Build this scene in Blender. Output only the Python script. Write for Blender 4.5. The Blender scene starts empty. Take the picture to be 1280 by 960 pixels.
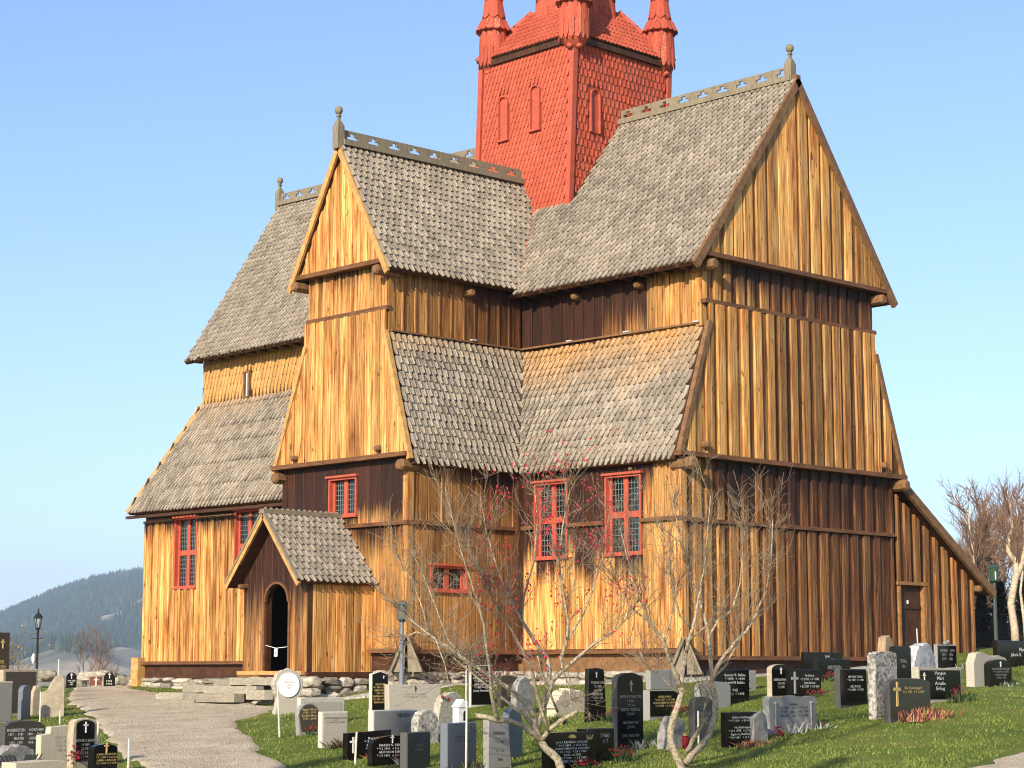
import bpy, math, random
import numpy as np
from mathutils import Vector, Matrix

scene = bpy.context.scene
COL = scene.collection
RAD = math.radians
rnd = random.Random(11)

# ------------------------------------------------------------------ camera
CAM = Vector((28.699, -32.792, 0.0))          # eye level is z = 0
cd = bpy.data.cameras.new('camera'); cam = bpy.data.objects.new('camera', cd); COL.objects.link(cam)
cam.location = CAM
cam.rotation_euler = (RAD(90 + 8.041), 0, RAD(45.946))
cd.sensor_width = 36; cd.lens = 71.67; cd.clip_start = .5; cd.clip_end = 30000
scene.camera = cam

# ------------------------------------------------------------------ sky, sun, exposure
SUN_EL, SUN_AZ = 23.0, 21.5                   # degrees above horizon; degrees east of south
L = Vector((math.sin(RAD(SUN_AZ)) * math.cos(RAD(SUN_EL)), -math.cos(RAD(SUN_AZ)) * math.cos(RAD(SUN_EL)), math.sin(RAD(SUN_EL))))
world = bpy.data.worlds.new('World'); scene.world = world; world.use_nodes = True
wn = world.node_tree.nodes; bg = wn['Background']
sky = wn.new('ShaderNodeTexSky'); sky.sky_type = 'NISHITA'; sky.sun_disc = False
sky.sun_elevation = RAD(SUN_EL); sky.sun_rotation = RAD(180 - SUN_AZ)
sky.altitude = 600; sky.air_density = 1.0; sky.dust_density = 1.2; sky.ozone_density = 1.9
tint = wn.new('ShaderNodeMix'); tint.data_type = 'RGBA'; tint.blend_type = 'MULTIPLY'; tint.inputs[0].default_value = 1; tint.inputs[7].default_value = (.865, .92, 1.1, 1)   # the photograph's colour balance
world.node_tree.links.new(sky.outputs['Color'], tint.inputs[6]); world.node_tree.links.new(tint.outputs[2], bg.inputs['Color']); bg.inputs['Strength'].default_value = .14
sl = bpy.data.lights.new('sun', 'SUN'); sun = bpy.data.objects.new('sun', sl); COL.objects.link(sun)
sl.energy = 5.0; sl.angle = RAD(.53); sl.color = (1, .885, .70)
sun.rotation_euler = L.to_track_quat('Z', 'Y').to_euler(); sun.location = (20, -40, 40)
scene.view_settings.view_transform = 'Standard'; scene.view_settings.look = 'None'
scene.view_settings.exposure = 0.55; scene.view_settings.gamma = 1
scene.render.engine = 'CYCLES'
scene.cycles.use_denoising = True
scene.cycles.filter_width = 1.1; scene.cycles.max_bounces = 6; scene.cycles.volume_bounces = 1; scene.cycles.transparent_max_bounces = 6

# ------------------------------------------------------------------ object helpers
def props(o, label=None, cat=None, group=None, kind=None, **kw):
    if label: o['label'] = label
    if cat: o['category'] = cat
    if group: o['group'] = group
    if kind: o['kind'] = kind
    for k, v in kw.items(): o[k] = v
    return o
def empty(name, loc=(0, 0, 0), label=None, cat=None, group=None, rz=0):
    o = bpy.data.objects.new(name, None); COL.objects.link(o)
    o.location = loc; o.rotation_euler = (0, 0, rz); o.empty_display_size = .2
    return props(o, label, cat, group)
def link(name, me, parent=None, loc=(0, 0, 0), rz=0, mat=None):
    o = bpy.data.objects.new(name, me); COL.objects.link(o)
    if mat and not me.materials: me.materials.append(mat)
    o.location = loc; o.rotation_euler = (0, 0, rz)
    if parent: o.parent = parent
    return o

class MB:
    def __init__(s): s.v = []; s.f = []; s.m = []; s.mi = 0
    def add(s, vs, fs):
        n = len(s.v); s.v += [tuple(v) for v in vs]
        s.f += [tuple(i + n for i in f) for f in fs]; s.m += [s.mi] * len(fs)
    def box(s, c, d, rz=0, rot=None):
        x, y, z = d[0] / 2, d[1] / 2, d[2] / 2
        vs = [Vector((a * x, b * y, e * z)) for e in (-1, 1) for a, b in ((-1, -1), (1, -1), (1, 1), (-1, 1))]
        M = rot if rot is not None else Matrix.Rotation(rz, 3, 'Z')
        c = Vector(c); vs = [M @ v + c for v in vs]
        s.add(vs, [(3, 2, 1, 0), (4, 5, 6, 7), (0, 1, 5, 4), (1, 2, 6, 5), (2, 3, 7, 6), (3, 0, 4, 7)])
    def b2(s, a, b):
        s.box([(a[i] + b[i]) / 2 for i in range(3)], [abs(b[i] - a[i]) for i in range(3)])
    def bar(s, p, q, w, t, up=(0, 0, 1)):
        """box from p to q, w across (perpendicular to up), t along up, centred"""
        p, q, up = Vector(p), Vector(q), Vector(up)
        d = (q - p).normalized(); sd = d.cross(up).normalized(); u2 = sd.cross(d).normalized()
        vs = [e + sd * (a * w / 2) + u2 * (b * t / 2) for e in (p, q) for a, b in ((-1, -1), (1, -1), (1, 1), (-1, 1))]
        s.add(vs, [(0, 1, 2, 3), (7, 6, 5, 4), (0, 4, 5, 1), (1, 5, 6, 2), (2, 6, 7, 3), (3, 7, 4, 0)])
    def prism(s, poly, ext):
        """poly: list of 3-D points, counter-clockwise seen from outside (front); ext: vector to the back"""
        n = len(poly); ext = Vector(ext); P = [Vector(p) for p in poly]
        s.add(P + [p + ext for p in P], [tuple(range(n)), tuple(range(2 * n - 1, n - 1, -1))] +
              [((i + 1) % n, i, i + n, (i + 1) % n + n) for i in range(n)])
    def tube(s, pts, radii, n=6, cap=True):
        pts = [Vector(p) for p in pts]; m = len(pts); base = len(s.v)
        ref = Vector((.31, .12, .94)); prev = None
        for i, p in enumerate(pts):
            d = (pts[min(i + 1, m - 1)] - pts[max(i - 1, 0)])
            d = d.normalized() if d.length > 1e-9 else Vector((0, 0, 1))
            a = d.cross(ref if abs(d.dot(ref)) < .95 else Vector((1, 0, 0))).normalized() if prev is None else (prev - d * prev.dot(d)).normalized()
            prev = a; b = d.cross(a)
            for k in range(n):
                t = 2 * math.pi * k / n
                s.v.append(tuple(p + (a * math.cos(t) + b * math.sin(t)) * radii[i]))
        for i in range(m - 1):
            for k in range(n):
                k2 = (k + 1) % n
                s.f.append((base + i * n + k, base + i * n + k2, base + (i + 1) * n + k2, base + (i + 1) * n + k)); s.m.append(s.mi)
        if cap:
            s.f.append(tuple(base + k for k in range(n - 1, -1, -1))); s.m.append(s.mi)
            s.f.append(tuple(base + (m - 1) * n + k for k in range(n))); s.m.append(s.mi)
    def lathe(s, c, prof, n=8, ph=0):
        base = len(s.v); m = len(prof)
        for r, z in prof:
            for k in range(n):
                t = 2 * math.pi * (k + ph) / n
                s.v.append((c[0] + r * math.cos(t), c[1] + r * math.sin(t), c[2] + z))
        for i in range(m - 1):
            for k in range(n):
                k2 = (k + 1) % n
                s.f.append((base + i * n + k, base + i * n + k2, base + (i + 1) * n + k2, base + (i + 1) * n + k)); s.m.append(s.mi)
        s.f.append(tuple(base + k for k in range(n - 1, -1, -1))); s.m.append(s.mi)
        s.f.append(tuple(base + (m - 1) * n + k for k in range(n))); s.m.append(s.mi)
    def blob(s, c, r, sub=1, jit=.18, rg=rnd, flat=1.0):
        """irregular stone: jittered icosphere-like lump"""
        vs, fs = ICO[sub]
        rr = r if hasattr(r, '__len__') else (r, r, r)
        k = [1 + rg.uniform(-jit, jit) for _ in vs]
        s.add([(c[0] + v[0] * rr[0] * k[i], c[1] + v[1] * rr[1] * k[i], c[2] + v[2] * rr[2] * k[i]) for i, v in enumerate(vs)], fs)
    def mesh(s, name, mats, smooth=False):
        me = bpy.data.meshes.new(name); me.from_pydata(s.v, [], s.f)
        for m in (mats if isinstance(mats, (list, tuple)) else [mats]): me.materials.append(m)
        if len(set(s.m)) > 1: me.polygons.foreach_set('material_index', s.m)
        if smooth: me.polygons.foreach_set('use_smooth', [True] * len(s.f))
        me.update(); return me
    def build(s, name, mats, parent=None, loc=(0, 0, 0), rz=0, smooth=False):
        return link(name, s.mesh(name, mats, smooth), parent, loc, rz)

def _ico():
    t = (1 + 5 ** .5) / 2
    v = [Vector(p).normalized() for p in ((-1, t, 0), (1, t, 0), (-1, -t, 0), (1, -t, 0), (0, -1, t), (0, 1, t), (0, -1, -t), (0, 1, -t), (t, 0, -1), (t, 0, 1), (-t, 0, -1), (-t, 0, 1))]
    f = [(0, 11, 5), (0, 5, 1), (0, 1, 7), (0, 7, 10), (0, 10, 11), (1, 5, 9), (5, 11, 4), (11, 10, 2), (10, 7, 6), (7, 1, 8), (3, 9, 4), (3, 4, 2), (3, 2, 6), (3, 6, 8), (3, 8, 9), (4, 9, 5), (2, 4, 11), (6, 2, 10), (8, 6, 7), (9, 8, 1)]
    out = {0: (v, f)}
    for lev in (1, 2):
        v2 = list(v); f2 = []; mid = {}
        def m(a, b):
            k = (min(a, b), max(a, b))
            if k not in mid: mid[k] = len(v2); v2.append((v[a] + v[b]).normalized())
            return mid[k]
        for a, b, c in f:
            x, y, z = m(a, b), m(b, c), m(c, a); f2 += [(a, x, z), (b, y, x), (c, z, y), (x, y, z)]
        v, f = v2, f2; out[lev] = (v, f)
    return out
ICO = _ico()

# ------------------------------------------------------------------ material helpers
def mat(name):
    m = bpy.data.materials.new(name); m.use_nodes = True
    return m, m.node_tree, m.node_tree.nodes['Principled BSDF']
def node(nt, t, **kw):
    n = nt.nodes.new(t)
    for k, v in kw.items():
        if k in n.inputs: n.inputs[k].default_value = v
        else: setattr(n, k, v)
    return n
def ramp(nt, stops):
    r = nt.nodes.new('ShaderNodeValToRGB'); e = r.color_ramp.elements
    while len(e) < len(stops): e.new(.5)
    for i, (p, c) in enumerate(stops):
        e[i].position = p; e[i].color = (c[0], c[1], c[2], 1)
    return r
def mathn(nt, op, a, b=None, c=None, clamp=False):
    n = nt.nodes.new('ShaderNodeMath'); n.operation = op; n.use_clamp = clamp
    for i, x in enumerate((a, b, c)):
        if x is None: continue
        if isinstance(x, (int, float)): n.inputs[i].default_value = x
        else: nt.links.new(x, n.inputs[i])
    return n.outputs[0]
def mixc(nt, f, a, b, mode='MIX'):
    n = nt.nodes.new('ShaderNodeMix'); n.data_type = 'RGBA'; n.blend_type = mode
    for sock, x in ((n.inputs[0], f), (n.inputs[6], a), (n.inputs[7], b)):
        if isinstance(x, (int, float)): sock.default_value = x
        elif isinstance(x, tuple): sock.default_value = (x[0], x[1], x[2], 1)
        else: nt.links.new(x, sock)
    return n.outputs[2]
def vec_scale(nt, src, sc):
    n = nt.nodes.new('ShaderNodeMapping'); n.inputs['Scale'].default_value = sc; nt.links.new(src, n.inputs['Vector']); return n.outputs[0]
def bump(nt, b, h, strength=.3, dist=.02):
    n = nt.nodes.new('ShaderNodeBump'); n.inputs['Strength'].default_value = strength; n.inputs['Distance'].default_value = dist
    nt.links.new(h, n.inputs['Height']); nt.links.new(n.outputs[0], b.inputs['Normal'])

def plain(name, col, rough=.7, noise=0, scale=8., spec=.3, metal=0., bmp=0., col2=None, stretch=(1, 1, 1), rand=0., island=0.):
    """one-tone surface with fine grain of the material itself; rand / island = tone per object / per loose piece"""
    m, nt, b = mat(name); b.inputs['Roughness'].default_value = rough; b.inputs['Specular IOR Level'].default_value = spec; b.inputs['Metallic'].default_value = metal
    if not noise and not rand and not island:
        b.inputs['Base Color'].default_value = (*col, 1); return m
    tc = node(nt, 'ShaderNodeTexCoord'); n = node(nt, 'ShaderNodeTexNoise', Scale=scale, Detail=5., Roughness=.65)
    nt.links.new(vec_scale(nt, tc.outputs['Object'], stretch), n.inputs['Vector'])
    c2 = col2 or tuple(c * (1 - noise) for c in col)
    r = ramp(nt, [(.32, c2), (.68, col)]); nt.links.new(n.outputs['Fac'], r.inputs['Fac']); out = r.outputs['Color']
    if rand or island:
        src = node(nt, 'ShaderNodeObjectInfo').outputs['Random'] if rand else node(nt, 'ShaderNodeNewGeometry').outputs['Random Per Island']
        k = rand or island
        mr = node(nt, 'ShaderNodeMapRange'); mr.inputs['To Min'].default_value = 1 - k; mr.inputs['To Max'].default_value = 1 + k
        nt.links.new(src, mr.inputs['Value'])
        hv = node(nt, 'ShaderNodeHueSaturation'); nt.links.new(mr.outputs[0], hv.inputs['Value']); nt.links.new(out, hv.inputs['Color']); out = hv.outputs[0]
    nt.links.new(out, b.inputs['Base Color'])
    if bmp: bump(nt, b, n.outputs['Fac'], bmp)
    return m

def wood_board():
    """Pine boards: golden where the weather has scoured the old tar coat off, dark where the coat survives.
    Each board carries its own 'tar_z' (level its coat starts), 'tar_soft' and 'tone' (how brown it has gone)."""
    m, nt, b = mat('weathered_pine'); lk = nt.links.new
    tc = node(nt, 'ShaderNodeTexCoord'); oi = node(nt, 'ShaderNodeObjectInfo')
    off = node(nt, 'ShaderNodeVectorMath', operation='ADD'); lk(tc.outputs['Object'], off.inputs[0])
    cmb = node(nt, 'ShaderNodeCombineXYZ'); r100 = mathn(nt, 'MULTIPLY', oi.outputs['Random'], 91.)
    for k in range(3): lk(r100, cmb.inputs[k])
    lk(cmb.outputs[0], off.inputs[1]); P = off.outputs[0]
    grain = node(nt, 'ShaderNodeTexNoise', Scale=1., Detail=6., Roughness=.7); lk(vec_scale(nt, P, (38, 38, 1.1)), grain.inputs['Vector'])
    blot = node(nt, 'ShaderNodeTexNoise', Scale=1., Detail=4., Roughness=.6); lk(vec_scale(nt, P, (5, 5, .55)), blot.inputs['Vector'])
    knot = node(nt, 'ShaderNodeTexNoise', Scale=1., Detail=1., Roughness=.4); lk(vec_scale(nt, P, (13, 13, 4.)), knot.inputs['Vector'])
    def at(name):
        a = node(nt, 'ShaderNodeAttribute', attribute_type='OBJECT', attribute_name=name); return a.outputs['Fac']
    tone = at('tone')
    g = ramp(nt, [(.33, (.10, .031, .008)), (.41, (.46, .185, .042)), (.52, (.72, .38, .105)), (.68, (.88, .62, .28))]); lk(grain.outputs['Fac'], g.inputs['Fac'])
    bl = ramp(nt, [(.32, (.42, .24, .13)), (.54, (1, 1, 1))]); lk(blot.outputs['Fac'], bl.inputs['Fac'])
    c = mixc(nt, 1., g.outputs['Color'], bl.outputs['Color'], 'MULTIPLY')
    dk = ramp(nt, [(.33, (.012, .005, .003)), (.5, (.075, .025, .008)), (.75, (.26, .10, .028))]); lk(grain.outputs['Fac'], dk.inputs['Fac'])
    tn = mathn(nt, 'ADD', tone, mathn(nt, 'MULTIPLY', mathn(nt, 'SUBTRACT', blot.outputs['Fac'], .5), 1.1), clamp=True)
    c = mixc(nt, tn, c, dk.outputs['Color'])
    kn = ramp(nt, [(.715, (1, 1, 1)), (.76, (.22, .13, .08))]); lk(knot.outputs['Fac'], kn.inputs['Fac'])
    c = mixc(nt, .85, c, kn.outputs['Color'], 'MULTIPLY')
    sep = node(nt, 'ShaderNodeSeparateXYZ'); lk(tc.outputs['Object'], sep.inputs[0])
    streak = node(nt, 'ShaderNodeTexNoise', Scale=1., Detail=3., Roughness=.6); lk(vec_scale(nt, P, (16, 16, .5)), streak.inputs['Vector'])
    d = mathn(nt, 'SUBTRACT', sep.outputs[2], at('tar_z'))
    d = mathn(nt, 'ADD', mathn(nt, 'DIVIDE', d, at('tar_soft')), mathn(nt, 'MULTIPLY', mathn(nt, 'SUBTRACT', streak.outputs['Fac'], .45), 2.6), clamp=True)
    tar = ramp(nt, [(.35, (.014, .005, .003)), (.55, (.045, .0145, .006)), (.8, (.10, .036, .013))]); lk(grain.outputs['Fac'], tar.inputs['Fac'])
    c = mixc(nt, d, c, tar.outputs['Color'])
    hv = node(nt, 'ShaderNodeHueSaturation'); mr = node(nt, 'ShaderNodeMapRange'); mr.inputs['To Min'].default_value = .60; mr.inputs['To Max'].default_value = 1.22
    lk(oi.outputs['Random'], mr.inputs['Value']); lk(mr.outputs[0], hv.inputs['Value']); lk(c, hv.inputs['Color']); hv.inputs['Saturation'].default_value = 1.0
    lk(hv.outputs[0], b.inputs['Base Color']); b.inputs['Roughness'].default_value = .62; b.inputs['Specular IOR Level'].default_value = .3
    bump(nt, b, grain.outputs['Fac'], .5, .012)
    return m

def shingle_mat(name, lo, hi, gold=None, zlo=0, zhi=1, paint=None, wear=.0):
    """split pine shingles: a tone per shingle, fine grain; 'gold' = less weathered courses above zlo (ragged edge)"""
    m, nt, b = mat(name); lk = nt.links.new
    ge = node(nt, 'ShaderNodeNewGeometry'); tc = node(nt, 'ShaderNodeTexCoord'); oi = node(nt, 'ShaderNodeObjectInfo')
    v = mathn(nt, 'FRACT', mathn(nt, 'ADD', ge.outputs['Random Per Island'], mathn(nt, 'MULTIPLY', oi.outputs['Random'], 7.3)))
    n = node(nt, 'ShaderNodeTexNoise', Scale=26., Detail=4., Roughness=.7); lk(tc.outputs['Object'], n.inputs['Vector'])
    big = node(nt, 'ShaderNodeTexNoise', Scale=.7, Detail=4., Roughness=.6); lk(tc.outputs['Object'], big.inputs['Vector'])
    f = mathn(nt, 'ADD', mathn(nt, 'ADD', mathn(nt, 'MULTIPLY', v, .20), .06), mathn(nt, 'ADD', mathn(nt, 'MULTIPLY', n.outputs['Fac'], .7), mathn(nt, 'MULTIPLY', mathn(nt, 'SUBTRACT', big.outputs['Fac'], .5), .32)), clamp=True)
    r = ramp(nt, [(.2, lo), (.75, hi)]); lk(f, r.inputs['Fac']); c = r.outputs['Color']
    if gold:
        sep = node(nt, 'ShaderNodeSeparateXYZ'); lk(tc.outputs['Object'], sep.inputs[0])
        k = mathn(nt, 'DIVIDE', mathn(nt, 'SUBTRACT', sep.outputs[2], zlo), zhi - zlo)
        k = mathn(nt, 'ADD', k, mathn(nt, 'MULTIPLY', mathn(nt, 'SUBTRACT', big.outputs['Fac'], .5), 1.2), clamp=True)
        g = ramp(nt, [(.2, tuple(x * .6 for x in gold)), (.8, gold)]); lk(f, g.inputs['Fac'])
        c = mixc(nt, k, c, g.outputs['Color'])
    if wear:   # paint scoured off whole shingles
        w = mathn(nt, 'GREATER_THAN', mathn(nt, 'ADD', mathn(nt, 'MULTIPLY', v, .6), mathn(nt, 'MULTIPLY', n.outputs['Fac'], .6)), 1.02 - wear)
        c = mixc(nt, mathn(nt, 'MULTIPLY', w, .8), c, (.34, .25, .14))
    lk(c, b.inputs['Base Color']); b.inputs['Roughness'].default_value = .8; b.inputs['Specular IOR Level'].default_value = .2
    bump(nt, b, n.outputs['Fac'], .4, .01)
    return m

M = {}
M['board'] = wood_board()
M['tar'] = plain('tarred_timber', (.085, .033, .014), .6, .6, 5, bmp=.3, stretch=(1, 1, 1))
M['rail'] = plain('brown_rail', (.20, .085, .035), .6, .6, 6, bmp=.2, stretch=(.4, .4, 3))
M['gold'] = plain('golden_trim', (.60, .33, .11), .6, .45, 7, bmp=.2)
M['trim'] = plain('brown_trim', (.24, .125, .055), .6, .5, 7, bmp=.2)
M['grey_wood'] = plain('grey_timber', (.25, .205, .14), .75, .4, 9, bmp=.3, stretch=(2, 2, .5))
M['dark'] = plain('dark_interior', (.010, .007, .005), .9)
M['shingle'] = shingle_mat('grey_shingles', (.066, .053, .04), (.42, .355, .275))
M['shingle_low'] = shingle_mat('grey_shingles_low', (.066, .053, .04), (.42, .355, .275), (.55, .29, .09), 6.3, 7.9)
M['shingle_lo2'] = shingle_mat('grey_shingles_low_west', (.066, .053, .04), (.42, .355, .275), (.46, .27, .11), 7.0, 8.6)
M['shake'] = shingle_mat('golden_shakes', (.26, .12, .035), (.56, .33, .12))
M['red'] = plain('red_paint', (.46, .092, .052), .55, .25, 5, bmp=.1)
M['red_shingle'] = shingle_mat('red_shingles', (.27, .048, .026), (.50, .112, .064))
M['red_worn'] = shingle_mat('worn_red_shingles', (.27, .046, .027), (.49, .105, .06), wear=.10)
M['glass'] = plain('dark_pane', (.006, .008, .009), .12, spec=.6)
M['lead'] = plain('lead_came', (.20, .25, .235), .5, metal=.2)
M['stone_wall'] = plain('foundation_stone', (.43, .38, .30), .9, .6, 3.2, bmp=.8, rand=.45)
M['slab'] = plain('grey_slab', (.33, .29, .22), .85, .45, 6, bmp=.5, rand=.25)
# ================================================================== THE CHURCH
church = empty('church', (0, 0, 0), 'tall tarred wooden church with grey shingle roofs and a red central tower', 'church')

def part(name, mb, m, parent=church, **k): return mb.build(name, m, parent, **k)

# ------------------------------------------------------------------ boards
def board_obj(name, parent, ox, oy, rz, u, w, zb0, zb1, zt0, zt1, base, t, tar_z, tar_soft, tone):
    """one board: local x along the wall, -y outward; slightly crowned, a little uneven"""
    du = Vector((math.cos(rz), math.sin(rz), 0)); ch = min(.02, w * .16)
    prof = [(0, -base), (0, -base - t * .7), (ch, -base - t), (w - ch, -base - t), (w, -base - t * .7), (w, -base)]
    vs = []; fs = []; nlev = 3
    wob = [rnd.uniform(-.007, .007) for _ in range(nlev * 2)]
    for i in range(nlev):
        a = i / (nlev - 1)
        for j, (x, y) in enumerate(prof):
            q = x / w
            z = (zb0 * (1 - q) + zb1 * q) * (1 - a) + (zt0 * (1 - q) + zt1 * q) * a
            vs.append((x + (wob[i] if x < w / 2 else wob[i + nlev]), y, z))
    for i in range(nlev - 1):
        for j in range(5): fs.append((i * 6 + j + 1, i * 6 + j, (i + 1) * 6 + j, (i + 1) * 6 + j + 1))
    fs.append((0, 1, 2, 3, 4, 5)); fs.append(tuple(6 * (nlev - 1) + k for k in (5, 4, 3, 2, 1, 0)))
    me = bpy.data.meshes.new(name); me.from_pydata(vs, [], fs); me.materials.append(M['board'])
    o = link(name, me, parent, (ox + du.x * u, oy + du.y * u, 0), rz)
    o['tar_z'] = float(tar_z); o['tar_soft'] = float(tar_soft); o['tone'] = float(tone)
    return o

def fn(x): return x if callable(x) else (lambda u, x=x: x)
def clad(parent, ox, oy, rz, w, zb, zt, pitch=.3, bat=.5, holes=(), tar_z=99, soft=.5, tone=.2, base=0, u0=0., jit=.12, bt=.030, dk=0.):
    zb, zt, tar_z, tone = fn(zb), fn(zt), fn(tar_z), fn(tone)
    us = [u0]
    while us[-1] < w - pitch * .6: us.append(us[-1] + pitch * (1 + rnd.uniform(-jit, jit)))
    us[-1] = w
    def place(name, a, b, bs, t):
        mid = (a + b) / 2; tv = max(-.25, min(1., tone(mid) + rnd.uniform(-.16, .16) + (dk if name == 'board' else 0)))
        segs = [(None, None)]
        cuts = sorted([h for h in holes if a < h[1] - .02 and b > h[0] + .02], key=lambda h: h[2])
        lo = None; pieces = []
        for h in cuts: pieces.append((lo, h[2])); lo = h[3]
        pieces.append((lo, None))
        for h in cuts:      # what is left of a board beside an opening
            for c0, c1 in ((a, h[0]), (h[1], b)):
                if c1 - c0 > .025:
                    q0, q1 = max(h[2], zb(mid)), min(h[3], zt(mid))
                    if q1 - q0 > .06: board_obj(name, parent, ox, oy, rz, c0, c1 - c0, q0, q0, q1, q1, bs, t, tar_z(mid), soft, tv)
        for p0, p1 in pieces:
            z00, z01 = (zb(a), zb(b)) if p0 is None else (p0, p0)
            z10, z11 = (zt(a), zt(b)) if p1 is None else (p1, p1)
            if max(z10 - z00, z11 - z01) < .06: continue
            z10 = max(z10, z00 + .005); z11 = max(z11, z01 + .005)
            board_obj(name, parent, ox, oy, rz, a, b - a, z00, z01, z10, z11, bs, t, tar_z(mid) + rnd.uniform(-.12, .12), soft, tv)
    for a, b in zip(us, us[1:]): place('board', a + .004, b - .004, base, .026 + rnd.uniform(0, .006))
    if bat:
        for k in us:
            hw = pitch * bat / 2 * (1 + rnd.uniform(-.18, .18))
            a, b = max(0, k - hw), min(w, k + hw)
            if b - a > .04: place('batten', a, b, base + .03, bt + rnd.uniform(0, .012))

# ------------------------------------------------------------------ shingled planes
def shingle_unit(w, l, tip=.30):
    """tongue shingle in its own plane: x across, y up the slope from its tip; a long blunt point"""
    return [(-w / 2, l), (-w / 2, l * tip), (-w * .13, 0), (w * .13, 0), (w / 2, l * tip), (w / 2, l)]
def roof(name, e0, e1, r1, r0, mat_s, w=.165, ex=.185, keep=None, thick=.10, parent=church, singles=0, single_parent=None, under=M['tar'], lift=.062, tip=.44, slab=True, jit=.5, gap=.76, t=.034, edge=.3):
    """e0->e1 eave left to right seen from outside, r0->r1 ridge; returns the slab part, shingles its children"""
    e0, e1, r0, r1 = map(Vector, (e0, e1, r0, r1))
    N = (e1 - e0).cross(r0 - e0).normalized()
    mb = MB()
    if slab:
        mb.prism([e0, e1, r1, r0], -N * thick); sl_ = part(name, mb, under, parent)
    else: sl_ = parent
    V0 = ((r0 + r1) / 2 - (e0 + e1) / 2); H = V0.length
    rows = max(1, int(round(H / ex))); stuff = MB(); n_single = 0; mesh_cache = []
    for i in range(rows):
        a = i / rows; A, B = e0.lerp(r0, a), e1.lerp(r1, a); U = (B - A); W = U.length
        if W < .1: continue
        U.normalize(); Vs = N.cross(U).normalized()
        n = max(1, int(W / w)); ws = W / n; off = .5 if i % 2 else 0.
        for k in range(n + (1 if off else 0)):
            x = (k + .5 - off) * ws
            ww = ws * gap
            if x < ws * edge or x > W - ws * edge: continue
            c = A + U * x
            if keep and not keep(c + Vs * ex * .5): continue
            l = ex * 1.9; dy = rnd.uniform(-.12, .06) * ex * jit * 2; ang = rnd.gauss(0, .02); lf = lift + rnd.uniform(-.008, .010) * jit * 2
            l = min(l, H * (1 - a) + .02)
            un = shingle_unit(ww, l, tip=tip); rdg = .024 if lift > .05 else .012
            top = []
            for (px, py) in un:
                h = lf * (1 - py / (ex * 1.9)) + .004
                q = c + U * (px + py * ang) + Vs * (py + dy - ex * .12) + N * h
                top.append(q)
            top.insert(6, (top[0] + top[5]) / 2 + N * rdg); top.insert(3, (top[2] + top[3]) / 2 + N * rdg); bot = [q - N * t for q in top]   # a low ridge down the middle
            fs = [(3, 2, 1, 0, 7), (3, 7, 6, 5, 4)] + [(j, j + 1, j + 9, j + 8) for j in range(6)]
            if n_single < singles:
                me = bpy.data.meshes.new('shingle'); o_ = top[3]
                me.from_pydata([tuple(q - o_) for q in top + bot], [], fs); me.materials.append(mat_s)
                link('shingle', me, single_parent or sl_, o_); n_single += 1
            else: stuff.add(top + bot, fs)
    if stuff.v:
        s_ = part('shingles', stuff, mat_s, sl_); s_['kind'] = 'stuff'
    return sl_

def crest(name, p, q, period=.62, h=.29):
    """pierced ridge board: row of clover-shaped openings, real holes"""
    p, q = Vector(p), Vector(q); d = (q - p); Ln = d.length; d.normalize(); n = max(1, int(round(Ln / period))); per = Ln / n; mb = MB(); t = .05
    def blk(a, b, z0, z1):
        A, B = p + d * a, p + d * b; z = (z0 + z1) / 2
        mb.bar(A + Vector((0, 0, z)), B + Vector((0, 0, z)), t, z1 - z0)
    blk(0, Ln, -.10, .09); blk(0, Ln, .235, h)
    for i in range(n):
        a = i * per; m_ = a + per / 2
        blk(a, m_ - .16, .09, .235); blk(m_ + .16, a + per, .09, .235)
        blk(m_ - .16, m_ - .06, .16, .235); blk(m_ + .06, m_ + .16, .16, .235)
    sd = Vector((-d.y, d.x, 0))
    for s in (-1, 1): mb.bar(p + sd * s * .09 + Vector((0, 0, -.02)), q + sd * s * .09 + Vector((0, 0, -.02)), .10, .13, (0, 0, 1))
    return part(name, mb, M['grey_wood'])
def finial(x, y, z):
    mb = MB()
    mb.lathe((x, y, z), [(.14, -.25), (.14, .28), (.10, .37), (.045, .44), (.045, .50), (.075, .53), (.045, .56), (.045, .60)], 4, .5)
    o = part('finial', mb, M['grey_wood'])
    b = MB(); b.lathe((x, y, z + .67), [(.02, -.10), (.07, -.075), (.095, -.025), (.095, .025), (.07, .075), (.02, .10)], 10)
    b.build('finial_ball', M['grey_wood'], o, smooth=True)

# ------------------------------------------------------------------ main dimensions (metres; choir arm east, transept south, nave west)
AX = -7.08                      # transept ridge
YR = 3.88                       # main ridge
YA = -3.38; XA0, XA1 = -9.37, -4.98
# --- walls: dark timber bodies set behind the boards
def wall(name, boxes):
    mb = MB()
    for a, b in boxes: mb.b2(a, b)
    return part(name, mb, M['tar'])
BK = .13
w_choir = wall('choir_wall', [((XA1 - .3, BK, .1), (-BK, 7.55, 4.6)), ((-6, .8 + .05, 4.6), (-.14, 6.8, 9.3))])
w_trans = wall('transept_wall', [((XA0 + BK, YA + BK, .1), (XA1 - BK, .6, 4.6)), ((-8.42, YA + .05, 4.6), (-5.65 - .05, 2.5, 9.25))])
w_nave = wall('nave_wall', [((-20.32, .2 + BK, -.1), (XA0 + .2, 7.6, 4.6)), ((-19.15, 1.15 + .03, 4.6), (-8.0, 6.7, 9.1))])

# windows: holes in the cladding as (u0, u1, z0, z1) on each wall
choir_win = [(-4.42, -3.36, 2.55, 4.27), (-2.20, -1.12, 2.55, 4.29)]
nave_win = [(-18.95, -17.88, 2.32, 4.26), (-16.15, -15.05, 2.40, 4.32)]
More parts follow.
